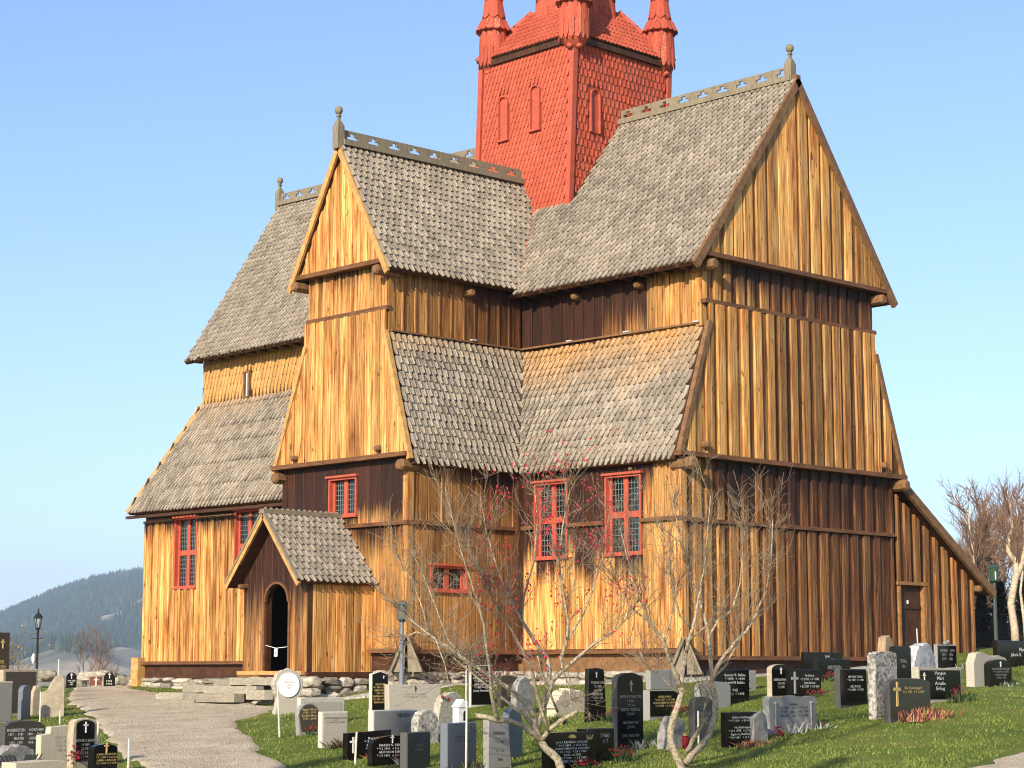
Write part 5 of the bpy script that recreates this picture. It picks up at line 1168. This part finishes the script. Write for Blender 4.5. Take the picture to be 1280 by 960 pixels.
# stakes
stm = plain('pale_stake', (.72, .66, .55), .7, .3, 6)
for lb, x, y, h, ln in (('tall thin pale stake standing in the lawn in front of the ornate monument', 1.06, -11.47, .92, (-.03, -.05)), ('thin pale stake between the blue headstone and the path', -7.23, -11.05, .58, (0, 0)), ('short pale stake at the grass edge near the curved beige stone', -5.99, -11.36, .28, (0, 0)),
    ('thin pale stake in front of the low black stone with white script', 5.1, -13.19, .48, (.03, .04)), ('thin pale stake in front of the blue grey stone', 7.42, -13.10, 1.0, (0, .01)), ('pale stake left of the tall black stone with many gilt lines', -.20, -6.05, .80, (0, 0)), ('pale stake right of the small arched stone with gold lettering', 3.42, -16.02, .48, (0, 0)), ('pale stake right of the rough framed black stone', 2.1, -15.7, .62, (0, .01)),
    ('thin grey stake leaning on the annex wall before the framed stone', 2.2, 5.4, .95, (-.02, -.03)), ('thin pale stake left of the wide brown gravestone with script by the right tree', 7.95, -8.75, .55, (0, 0)), ('short thin stake behind the rough topped dark stone', -12.2, -7.6, 1.0, (0, 0))):
    mb = MB(); mb.tube([(0, 0, -.1), (ln[0] * h, ln[1] * h, h)], [.016, .014], 5); o = mb.build('stake', stm, None, (x, y, gh(x, y))); props(o, lb, 'stake', 'thin stakes by the graves')
# grave lanterns
lan = empty('grave_lantern', (6.72, -12.6, gh(6.72, -12.6) + .74), 'white grave lantern with a dark arched window on the blue grey stone', 'lantern', rz=math.pi / 2)
lan.location = (7.02, -12.85, gh(7.12, -12.97) + .67)
mb = MB(); mb.box((0, 0, .11), (.16, .13, .22)); mb.prism([(-.10, -.08, .22), (.10, -.08, .22), (0, -.08, .33)], (0, .16, 0)); mb.build('housing', plain('lantern_white', (.72, .72, .70), .4), lan)
mb = MB(); mb.prism([(a + .04, -.068, b_) for a, b_ in arch_pts(.035, .03, .17)], (0, .01, 0)); mb.build('window', M['glass'], lan)
lan2 = empty('grave_lantern', (7.95, -9.05, gh(7.95, -9.05)), 'red grave candle lantern standing behind the fork of the right tree', 'lantern')
mb = MB(); mb.lathe((0, 0, 0), [(.045, 0), (.055, .04), (.055, .18), (.035, .20)], 10); mb.build('red_glass', plain('red_candle_glass', (.16, .008, .012), .2), lan2)
mb = MB(); mb.lathe((0, 0, .20), [(.06, 0), (.045, .04), (.01, .06)], 10); mb.build('lid', plain('brass_lid', (.14, .10, .05), .5, metal=.3), lan2)

# ------------------------------------------------------------------ lamp posts
IRON = plain('black_iron', (.012, .013, .014), .4, spec=.5)
lp = empty('lamp_post', (-15.7, -6.06, gh(-15.7, -6.06)), 'black iron lantern lamp post beside the path in front of the far hillside', 'lamp post', 'lamp posts around the church')
zt = 2.0 - lp.location.z - .93
mb = MB(); mb.lathe((0, 0, 0), [(.09, -.1), (.09, .12), (.05, .2), (.034, .3), (.03, zt - .28), (.045, zt - .26), (.03, zt - .22), (.035, zt - .05), (.07, zt)], 8); mb.tube([(-.14 * .7, -.14 * .7, zt - .25), (.14 * .7, .14 * .7, zt - .25)], [.014, .014], 6); mb.build('post', IRON, lp)
mb = MB()
for k in range(6):
    t = k * math.pi / 3; mb.tube([(.045 * math.cos(t), .045 * math.sin(t), zt), (.09 * math.cos(t), .09 * math.sin(t), zt + .24)], [.009, .009], 4)
mb.lathe((0, 0, zt + .24), [(.115, 0), (.115, .02), (.06, .10), (.022, .14), (.022, .17), (.01, .25)], 6); mb.lathe((0, 0, zt), [(.06, -.03), (.06, .01)], 6); mb.build('lantern', IRON, lp)
gm, gnt, gb = mat('lamp_glass'); gb.inputs['Base Color'].default_value = (.55, .6, .62, 1); gb.inputs['Roughness'].default_value = .1; gb.inputs['Transmission Weight'].default_value = .6
mb = MB(); mb.lathe((0, 0, zt), [(.04, .01), (.083, .235)], 6); mb.build('lamp_glass', gm, lp)
mb = MB(); mb.lathe((0, 0, zt), [(.02, .02), (.03, .08), (.02, .14)], 8); mb.build('lamp_bulb', I['white'], lp)
mb = MB(); mb.blob((0, 0, 0), (.05, .05, .12), 1, .2); o = mb.build('bag', I['white'], None, (lp.location.x - .06, lp.location.y - .06, lp.location.z + zt - .75)); props(o, 'small white bag hung on the black lantern post', 'bag')
l2 = empty('lamp_post', (-3.52, -4.8, gh(-3.52, -4.8)), 'slim grey pole lamp with a dark round head in front of the transept corner', 'lamp post', 'lamp posts around the church')
PG = plain('grey_blue_pole', (.15, .17, .20), .55)
mb = MB(); mb.lathe((0, 0, 0), [(.055, -.1), (.055, .5), (.042, .52), (.036, 1.55)], 10); mb.build('post', PG, l2)
mb = MB(); mb.lathe((0, 0, 1.55), [(.05, 0), (.11, .06), (.11, .34), (.13, .36), (.10, .42), (.02, .45)], 12); mb.build('lamp_head', plain('green_grey_head', (.07, .09, .085), .4), l2)
l3 = empty('lamp_post', (-3.43, 17.28, gh(-3.43, 17.28)), 'lamp post with a dark green cylindrical head in front of the bare woods', 'lamp post', 'lamp posts around the church')
zt = 3.05 - l3.location.z - .55
mb = MB(); mb.lathe((0, 0, 0), [(.06, -.1), (.05, zt)], 8); mb.build('post', plain('dark_green_post', (.05, .065, .055), .5), l3)
mb = MB(); mb.lathe((0, 0, zt), [(.06, 0), (.13, .04), (.14, .40), (.155, .42), (.13, .47), (.02, .52)], 12); mb.build('lamp_head', plain('dark_green_head', (.03, .07, .045), .25), l3)
mb = MB(); mb.box((.105, -.09, zt + .2), (.035, .035, .22), RAD(45)); mb.build('lamp_glass', plain('pale_lamp_glass', (.6, .62, .5), .2), l3)
# ================================================================== TREES
BARK = plain('lichened_bark', (.52, .44, .30), .9, .6, 26, col2=(.13, .10, .07), bmp=.6)
TWIG = plain('grey_brown_twigs', (.27, .205, .135), .9, .6, 10)
HIP = plain('red_rosehips', (.50, .03, .05), .35, .3, 5, island=.3)
TREE1 = [([(8.995, -12.608, -1.561), (8.919, -12.746, -1.27), (8.861, -12.841, -1.098), (8.772, -12.967, -0.926)], 0.0598, 0.0478), ([(8.772, -12.967, -0.926), (8.716, -13.125, -0.795), (8.67, -13.262, -0.708), (8.607, -13.412, -0.653), (8.538, -13.556, -0.652), (8.373, -13.815, -0.576)], 0.0418, 0.0299), ([(8.772, -12.967, -0.926), (8.963, -12.973, -0.761), (9.147, -12.975, -0.651), (9.407, -12.902, -0.521)], 0.0359, 0.0239), ([(8.772, -12.967, -0.926), (8.699, -13.016, -0.733), (8.667, -13.016, -0.572), (8.617, -13.027, -0.443), (8.428, -13.194, -0.26), (8.328, -13.249, -0.174), (8.164, -13.381, -0.033), (7.97, -13.547, 0.12), (7.752, -13.751, 0.338), (7.545, -13.936, 0.524), (7.307, -14.17, 0.788), (7.106, -14.363, 1.041)], 0.0478, 0.0108), ([(8.699, -13.016, -0.733), (8.665, -13.181, -0.57), (8.612, -13.357, -0.451), (8.526, -13.574, -0.3), (8.444, -13.794, -0.107), (8.296, -14.099, 0.16), (8.186, -14.363, 0.425)], 0.0299, 0.009), ([(8.538, -13.556, -0.652), (8.569, -13.66, -0.426), (8.61, -13.743, -0.255), (8.671, -13.861, 0.191), (8.724, -13.986, 0.625), (8.746, -14.11, 0.898), (8.717, -14.347, 1.476), (8.713, -14.548, 1.998), (8.726, -14.721, 2.465)], 0.0299, 0.0054), ([(8.945, -12.986, -0.793), (8.957, -13.21, -0.342), (9.015, -13.358, -0.032), (9.063, -13.495, 0.17), (9.019, -13.765, 0.56), (8.992, -13.991, 0.821), (8.977, -14.24, 1.258), (8.953, -14.494, 1.671)], 0.0269, 0.0054), ([(8.725, -12.981, -0.776), (8.846, -12.916, -0.324), (8.885, -12.908, 0.0), (8.866, -12.935, 0.195), (8.751, -13.066, 0.411), (8.643, -13.204, 0.704), (8.561, -13.308, 0.953), (8.452, -13.476, 1.388), (8.381, -13.621, 1.899), (8.354, -13.717, 2.389)], 0.0359, 0.0054), ([(8.855, -12.91, -0.302), (8.919, -12.896, -0.129), (9.048, -12.809, 0.022), (9.051, -12.857, 0.194), (9.133, -12.832, 0.409), (9.184, -12.851, 0.678), (9.184, -12.942, 1.055), (9.193, -13.042, 1.506), (9.295, -13.05, 1.99), (9.407, -13.038, 2.419)], 0.0299, 0.0054), ([(9.048, -12.809, 0.022), (9.145, -12.627, 0.195), (9.251, -12.437, 0.369), (9.421, -12.183, 0.555), (9.561, -11.976, 0.818), (9.668, -11.827, 1.203)], 0.0239, 0.0054), ([(9.048, -12.809, 0.022), (9.224, -12.866, -0.235), (9.348, -12.979, -0.478)], 0.012, 0.0072), ([(9.133, -12.832, 0.409), (9.232, -12.619, 0.757), (9.29, -12.455, 1.141), (9.33, -12.333, 1.638), (9.377, -12.216, 2.193)], 0.0179, 0.0048), ([(8.643, -13.204, 0.704), (8.591, -13.107, 1.034), (8.633, -12.947, 1.532), (8.613, -12.863, 2.09), (8.521, -12.833, 2.543)], 0.0149, 0.0048), ([(7.752, -13.751, 0.338), (7.558, -13.873, 0.492), (7.353, -13.987, 0.548), (7.131, -14.086, 0.44), (7.018, -14.06, 0.276)], 0.012, 0.0054), ([(7.97, -13.547, 0.12), (7.647, -13.655, 0.439), (7.426, -13.683, 0.883), (7.204, -13.714, 1.334), (6.952, -13.765, 1.736)], 0.0149, 0.0048), ([(7.545, -13.936, 0.524), (7.452, -13.959, 0.877), (7.315, -14.034, 1.265), (7.151, -14.115, 1.545)], 0.012, 0.0042), ([(9.137, -13.009, -0.534), (9.231, -13.362, -0.106), (9.383, -13.632, 0.21)], 0.0179, 0.009), ([(8.186, -14.363, 0.425), (8.348, -14.348, 0.106), (8.468, -14.399, -0.105)], 0.0096, 0.006)]
TREE2 = [([(9.597, -10.961, -1.6), (9.6, -11.01, -1.346), (9.552, -11.102, -1.137), (9.525, -11.17, -0.938), (9.588, -11.168, -0.629), (9.664, -11.134, -0.408), (9.707, -11.128, -0.221)], 0.0552, 0.0429), ([(9.707, -11.128, -0.221), (9.692, -11.243, -0.033), (9.683, -11.362, 0.198), (9.68, -11.472, 0.417), (9.605, -11.667, 0.691), (9.566, -11.848, 1.073), (9.542, -12.028, 1.531), (9.538, -12.182, 1.965)], 0.0368, 0.0055), ([(9.707, -11.128, -0.221), (9.708, -11.109, 0.0), (9.735, -11.068, 0.244), (9.804, -11.005, 0.588), (9.853, -10.953, 0.888), (9.949, -10.9, 1.423), (10.019, -10.884, 2.004), (10.06, -10.871, 2.453)], 0.0368, 0.0055), ([(9.682, -11.136, -0.309), (9.694, -11.282, -0.242), (9.637, -11.531, -0.022), (9.625, -11.698, 0.022), (9.626, -11.892, 0.272)], 0.0123, 0.0043), ([(9.639, -10.985, -1.269), (9.683, -10.915, -1.149), (9.749, -10.819, -1.051), (9.847, -10.708, -0.864), (9.905, -10.65, -0.61), (9.909, -10.65, -0.355), (9.876, -10.676, -0.156)], 0.049, 0.0398), ([(9.876, -10.676, -0.156), (9.856, -10.679, 0.167), (9.836, -10.684, 0.502), (9.782, -10.719, 0.805), (9.688, -10.809, 1.176), (9.596, -10.902, 1.571), (9.54, -10.968, 2.024), (9.479, -11.029, 2.423)], 0.0306, 0.0055), ([(9.881, -10.68, -0.111), (9.962, -10.669, 0.067), (10.092, -10.611, 0.266), (10.21, -10.557, 0.421), (10.349, -10.478, 0.565), (10.482, -10.424, 0.797), (10.633, -10.372, 1.128), (10.738, -10.385, 1.546), (10.825, -10.443, 2.097)], 0.0306, 0.0055), ([(9.91, -10.661, -0.056), (9.949, -10.498, 0.056), (10.012, -10.34, 0.313), (10.067, -10.188, 0.561)], 0.0184, 0.0061), ([(9.641, -10.968, -1.105), (9.764, -10.971, -0.937), (9.895, -10.967, -0.77), (9.998, -10.982, -0.647)], 0.0337, 0.0245), ([(9.895, -10.967, -0.77), (10.055, -11.064, -0.547), (10.181, -11.175, -0.435)], 0.0215, 0.0123), ([(9.836, -10.684, 0.502), (9.888, -10.532, 0.728), (9.971, -10.33, 0.876), (10.022, -10.206, 1.24), (10.028, -10.148, 1.697), (10.036, -10.077, 2.1)], 0.0184, 0.0049), ([(9.804, -11.005, 0.588), (9.789, -11.239, 0.773), (9.844, -11.43, 1.099), (9.918, -11.623, 1.532), (9.987, -11.81, 1.906)], 0.0153, 0.0049), ([(9.68, -11.472, 0.417), (9.69, -11.329, 0.717), (9.689, -11.205, 1.053), (9.668, -11.091, 1.337)], 0.0135, 0.0049), ([(9.735, -11.068, 0.244), (9.883, -11.15, 0.441), (10.127, -11.124, 0.603), (10.423, -11.045, 0.764)], 0.0153, 0.0049), ([(9.605, -11.667, 0.691), (9.385, -11.784, 0.859), (9.232, -11.846, 1.105), (9.106, -11.888, 1.386)], 0.0135, 0.0043)]
def grow(mb, p, d, ln, r, depth, rg, up=.25, tips=None, seg=3, sides=3, kids=(3, 5), spread=.75):
    """a crooked shoot with side shoots"""
    pts = [p.copy()]; rad = [r]; q = p.copy(); dd = d.copy(); joints = []
    for i in range(seg):
        dd = (dd + Vector((rg.gauss(0, .16), rg.gauss(0, .16), rg.gauss(0, .10) + up * .3))).normalized(); q = q + dd * ln / seg
        pts.append(q.copy()); rad.append(max(.0026, r * (1 - (i + 1) / seg * .75))); joints.append((q.copy(), dd.copy(), rad[-1]))
    mb.tube(pts, rad, sides, False)
    if tips is not None: tips.append(q.copy())
    if depth > 0:
        for _ in range(rg.randint(*kids)):
            k = rg.randrange(len(pts) - 1); t = rg.random(); b0 = pts[k].lerp(pts[k + 1], t)
            nd = (dd + Vector((rg.gauss(0, spread), rg.gauss(0, spread), rg.gauss(.1, spread * .6)))).normalized()
            grow(mb, b0, nd, ln * rg.uniform(.4, .75), max(.0030, r * .55), depth - 1, rg, up, tips, seg, sides, kids, spread)
def yard_tree(data, label, seed, berries, nshoot):
    rg = random.Random(seed); base = Vector(data[0][0][0]); z = gh(base.x, base.y)
    root = empty('bare_tree', (base.x, base.y, z), label, 'tree'); off = Vector((base.x, base.y, z))
    tr = MB(); br = MB(); tw = MB(); tips = []
    for i, (pts, r0, r1) in enumerate(data):
        P = [Vector(p) - off for p in pts]
        if i == 0: P[0] = Vector((P[0].x, P[0].y, -.15))
        n = len(P); rad = [(r0 + (r1 - r0) * (k / (n - 1))) * 1.08 for k in range(n)]
        # knobby: add mid points with wobble
        Q, R_ = [], []
        for k in range(n - 1):
            Q.append(P[k]); R_.append(rad[k] * rg.uniform(.92, 1.12)); w = rad[k] * .35
            Q.append(P[k].lerp(P[k + 1], .5) + Vector((rg.uniform(-w, w), rg.uniform(-w, w), rg.uniform(-w, w)))); R_.append((rad[k] + rad[k + 1]) / 2 * rg.uniform(.88, 1.08))
        Q.append(P[-1]); R_.append(rad[-1])
        (tr if r0 > .032 else br).tube(Q, R_, 8 if r0 > .03 else 6)
        # shoots off the thinner, higher half
        if r1 < .02:
            for _ in range(int(nshoot * n / 8)):
                k = rg.randrange(n // 2, n - 1) if rg.random() < .8 else rg.randrange(1, n - 1); b0 = P[k].lerp(P[k + 1], rg.random())
                d = (P[min(k + 1, n - 1)] - P[k]).normalized() * .7 + Vector((rg.gauss(0, .5), rg.gauss(0, .5), rg.uniform(.0, .7)))
                grow(tw, b0, d.normalized(), rg.uniform(.25, .75), rg.uniform(.004, .007), 2 if rg.random() < .6 else 1, rg, .3, tips, kids=(2, 4))
    tr.build('trunk', BARK, root, smooth=True); br.build('branches', BARK, root, smooth=True); o = tw.build('twigs', TWIG, root); o['kind'] = 'stuff'
    if berries:
        bb = MB(); hi = [t for t in tips if t.z > 1.25 and abs(t.x * RT[0] + t.y * RT[1] + .1) < 1.15]
        for _ in range(berries):
            t = rg.choice(hi)
            for _ in range(rg.randint(1, 5)): r = rg.uniform(.010, .015); bb.blob(t + Vector((rg.gauss(0, .06), rg.gauss(0, .06), rg.gauss(-.02, .06))), (r, r, r * 1.3), 0, .1)
        o = bb.build('rosehips', HIP, root); o['kind'] = 'stuff'
    return root
yard_tree(TREE1, 'bare lichened tree with red rosehips and spreading limbs, left of the two in front', 4, 300, 26)
yard_tree(TREE2, 'bare lichened tree with a forked trunk and no berries, right of the two in front', 9, 0, 25)

# ------------------------------------------------------------------ bare woods beyond the annex and a thin shrub on the left
WBARK = plain('brown_bare_bark', (.20, .135, .085), .9, .4, 6); WTW = plain('reddish_twigs', (.21, .125, .08), .95, .4, 3, island=.25); BIRCH = plain('pale_birch_bark', (.62, .52, .38), .8, .55, 9, col2=(.30, .22, .14), stretch=(1, 1, 3))
def wood_meshes(seed, h, kids=(5, 7), spread=.55, r=.10, n1=13, bark=WBARK):
    rg = random.Random(seed); tr = MB(); tw = MB(); P = [Vector((0, 0, -.3))]; q = Vector((0, 0, 0)); d = Vector((0, 0, 1))
    for i in range(7):
        d = (d + Vector((rg.gauss(0, .07), rg.gauss(0, .07), .1))).normalized(); q = q + d * h * .8 / 7; P.append(q.copy())
    tr.tube(P, [r * (1 - i / 8.2) for i in range(8)], 6)
    for k in range(n1):
        t = rg.uniform(.22, 1.0) * 6.99; i = int(t); b0 = P[i].lerp(P[i + 1], t - i); a = rg.uniform(0, 6.28)
        nd = Vector((math.cos(a) * .8, math.sin(a) * .8, rg.uniform(.5, 1.4))).normalized()
        grow(tw, b0, nd, h * rg.uniform(.16, .34) * (1.2 - t / 11), r * .32, 2, rg, .35, None, 3, 3, kids, spread)
    return tr.mesh('trunk', bark, True), tw.mesh('twigs', WTW)
WM = [wood_meshes(30 + k, 7.0) for k in range(4)]; BM = [wood_meshes(50 + k, 8.0, r=.13, bark=BIRCH) for k in range(2)]
def wood_tree(x, y, ms, sc, rz, label, group='bare trees in the woods beyond the church', name='bare_tree'):
    o = empty(name, (x, y, gh(x, y)), label, 'tree', group, rz); o.scale = (sc, sc, sc)
    t = link('trunk', ms[0], o); c = link('crown', ms[1], o); return o
def polar(px, d): s = (px - 640) / 2548.3 * d; return CAM.x + d * FW[0] + s * RT[0], CAM.y + d * FW[1] + s * RT[1]
WL = [(1200, 82, .72, 'w', 'small bare brown tree just right of the annex roof end'), (1216, 78, .78, 'w', 'bare reddish tree behind the green lamp post, nearest the annex'), (1243, 84, 1.02, 'w', 'tall bare brown tree behind the lamp post head'), (1262, 80, 1.05, 'w', 'tall bare brown tree between the lamp post and the pale birch trunk'), (1284, 76, 1.1, 'w', 'tall bare brown tree at the right edge behind the pale birch'),
      (1300, 86, 1.15, 'w', 'bare brown tree partly cut off by the right edge of the woods'), (1228, 92, 1.0, 'w', 'bare brown tree in the back row behind the larch'), (1255, 96, 1.25, 'w', 'tallest bare tree in the back row of the woods'), (1185, 98, .62, 'w', 'low bare tree showing just above the annex roof slope'), (1206, 99, .95, 'w', 'bare tree in the back row left of the larch'), (1276, 99, 1.25, 'w', 'bare tree in the back row near the right edge'),
      (1192, 88, .7, 'w', 'low bare tree right behind the tip of the annex roof'), (1222, 86, .92, 'w', 'bare tree leaning over the larch from the left'), (1250, 88, 1.12, 'w', 'dense bare tree above the green lamp post'), (1270, 87, 1.18, 'w', 'dense bare tree above the pale birch fork'), (1290, 90, 1.2, 'w', 'dense bare tree cut by the right edge above the long black stone'), (1235, 100, 1.15, 'w', 'bare tree in the back row right of the larch'),
      (1233, 74, .95, 'b', 'slender birch with a pale upper trunk behind the green lamp post')]
rw = random.Random(21)
for px, d, sc, kd, lb in WL:
    x, y = polar(px, d); wood_tree(x, y, (WM if kd == 'w' else BM)[rw.randrange(4 if kd == 'w' else 2)], sc, rw.uniform(0, 6.28), lb)
# pale forked birch near the right edge
x, y = polar(1263, 57); bx = empty('birch_tree', (x, y, gh(x, y)), 'crooked sunlit birch with a pale forked trunk at the right edge', 'tree'); tr = MB(); tw = MB(); rg = random.Random(77)
def scr(dx, z, dd=0): return Vector((RT[0] * dx + FW[0] * dd, RT[1] * dx + FW[1] * dd, z))
tr.tube([scr(.05, -.3), scr(.02, .6), scr(-.06, 1.3), scr(.04, 1.75), scr(.13, 2.15), scr(.10, 2.5), scr(-.05, 2.75, .2)], [.13, .11, .10, .10, .09, .08, .05], 8)
tr.tube([scr(.13, 2.0), scr(.30, 2.4), scr(.40, 2.9), scr(.36, 3.6, -.2)], [.08, .07, .05, .03], 7); tr.tube([scr(.10, 2.4), scr(-.08, 2.75), scr(-.06, 3.1), scr(.05, 3.4), scr(.0, 4.2)], [.08, .07, .065, .05, .02], 7); tr.tube([scr(.35, -.2), scr(.30, .8), scr(.22, 1.6), scr(.3, 2.2)], [.06, .05, .04, .02], 6)
for _ in range(16): grow(tw, scr(rg.uniform(-.1, .4), rg.uniform(2.3, 3.8)), Vector((rg.gauss(0, .6), rg.gauss(0, .6), 1)).normalized(), rg.uniform(.7, 1.3), .018, 2, rg, .3, None, 3, 3, (3, 5))
tr.build('trunk', BIRCH, bx, smooth=True); tw.build('crown', WTW, bx)
# a larch and dark young spruces
def conifer(x, y, h, w, m, label, seed, name='spruce_tree', droop=.15, gaps=1.0, n=26):
    rg = random.Random(seed); o = empty(name, (x, y, gh(x, y)), label, 'tree', 'conifers at the edge of the woods'); tr = MB(); tr.tube([(0, 0, -.2), (0, 0, h * .95)], [h * .018, .01], 6); tr.build('trunk', WBARK, o); mb = MB()
    for i in range(n):
        z = h * (.05 + .95 * i / n); R0 = w * (1 - i / n) ** .8 * rg.uniform(.8, 1.1)
        for k in range(9):
            a = rg.uniform(0, 6.28); r = R0 * rg.uniform(.7, 1.1) + .05
            for j in range(5):
                t = j / 5; t2 = t + .35; c, s = math.cos(a), math.sin(a); wd = .10 + .12 * (1 - t)
                zz = z - droop * r * t + rg.uniform(-.05, .05)
                mb.add([(c * r * t - s * wd, s * r * t + c * wd, zz - .08), (c * r * t + s * wd, s * r * t - c * wd, zz + rg.uniform(-.10, .02)), (c * r * t2, s * r * t2, zz - droop * r * .3 + rg.uniform(-.03, .06))], [(0, 1, 2)])
    mb.build('crown', m, o); return o
LARCH = plain('brown_larch_needles', (.22, .125, .055), .9, .4, 3, island=.35); SPR = plain('dark_spruce_needles', (.022, .030, .018), .9, .4, 3, island=.4)
x, y = polar(1228, 83); conifer(x, y, 6.3, 1.0, LARCH, 'brown pointed larch rising among the bare trees', 3, 'larch_tree', .05)
for px, d, h, w, lb in ((1224, 68, 3.0, .8, 'dark young spruce close to the annex corner'), (1247, 70, 3.4, 1.0, 'dark young spruce behind the green lamp post'), (1275, 71, 3.4, 1.1, 'dark young spruce at the right edge behind the pale birch'), (1300, 69, 3.2, 1.1, 'dark young spruce cut by the right edge')):
    x, y = polar(px, d); conifer(x, y, h, w, SPR, lb, int(px))
x, y = polar(1250, 90)
mb = MB(); rg = random.Random(8)
for _ in range(260):
    xx, yy = polar(rg.uniform(1170, 1340), rg.uniform(62, 76)); b0 = Vector((xx, yy, gh(xx, yy))); grow(mb, b0, Vector((rg.gauss(0, .3), rg.gauss(0, .3), 1)).normalized(), rg.uniform(.9, 2.3), .014, 2, rg, .3, None, 3, 3, (3, 5))
o = mb.build('undergrowth', plain('dark_undergrowth', (.075, .055, .04), .95, .4, 3, island=.4)); o['kind'] = 'stuff'
# thin shrub left
x, y = polar(22, 52); sh = empty('shrub', (x, y, gh(x, y)), 'thin bare shrub with a few yellow leaves behind the stones at the left edge', 'shrub'); mb = MB(); tips = []; rg = random.Random(5)
for _ in range(15): grow(mb, Vector((rg.gauss(0, .12), rg.gauss(0, .12), 0)), Vector((rg.gauss(0, .28), rg.gauss(0, .28), 1)).normalized(), rg.uniform(.9, 1.35), .010, 2, rg, .2, tips, 3, 3, (2, 4))
mb.build('stems', WTW, sh); mb = MB()
for t in tips:
    if rg.random() < .4: mb.blob(t, (.03, .03, .02), 0, .3)
mb.build('leaves', plain('yellow_leaves', (.36, .28, .09), .8, .4, 4, island=.4), sh)['kind'] = 'stuff'
# slim bare birches beyond the churchyard wall
SM = wood_meshes(91, 3.2, (4, 6), .4, .03, 12)
for k, (px, d, sc) in enumerate(((110, 74, 1.1), (121, 78, 1.35), (129, 72, .9), (139, 80, 1.0), (150, 76, .8))):
    x, y = polar(px, d); wood_tree(x, y, SM, sc, k * 1.3, ('thin bare sapling beyond the wall above the small black gravestones, leftmost', 'thin bare sapling beyond the wall, tallest of the row', 'thin bare sapling beyond the wall, middle of the row', 'thin bare sapling beyond the wall, fourth from the left', 'thin bare sapling beyond the wall nearest the church corner')[k], 'saplings beyond the churchyard wall', 'sapling')

# slim spruces on the near side of the churchyard, left of the camera; their shade falls across the lawn
for x, y, h, w, lb in ((15.6, -37.6, 13.0, 1.3, 'tall slim spruce on the near side of the churchyard, shading the front gravestones'), (13.0, -35.0, 12.6, 1.0, 'tall slim spruce on the near side of the churchyard, farthest left of the camera'), (16.4, -32.9, 12.6, .9, 'tall slim spruce on the near side of the churchyard, second from the left'), (18.6, -32.9, 12.4, 1.0, 'tall slim spruce on the near side of the churchyard, shading the middle of the lawn'), (20.4, -33.6, 12.2, .8, 'tall slim spruce nearest the camera, shading the right edge of the lawn')):
    conifer(x, y, h, w, SPR, lb, int(x), n=44)

# ------------------------------------------------------------------ air
hz_ = MB(); hz_.b2((-9500, -400, -95), (900, 10500, 520))
m, nt, b = mat('valley_air'); nt.nodes.remove(b); pv = node(nt, 'ShaderNodeVolumePrincipled'); pv.inputs['Color'].default_value = (.60, .78, 1., 1); pv.inputs['Density'].default_value = .000115; pv.inputs['Anisotropy'].default_value = .0
nt.links.new(pv.outputs[0], nt.nodes['Material Output'].inputs['Volume'])
hz = hz_.build('haze', m); hz['kind'] = 'stuff'
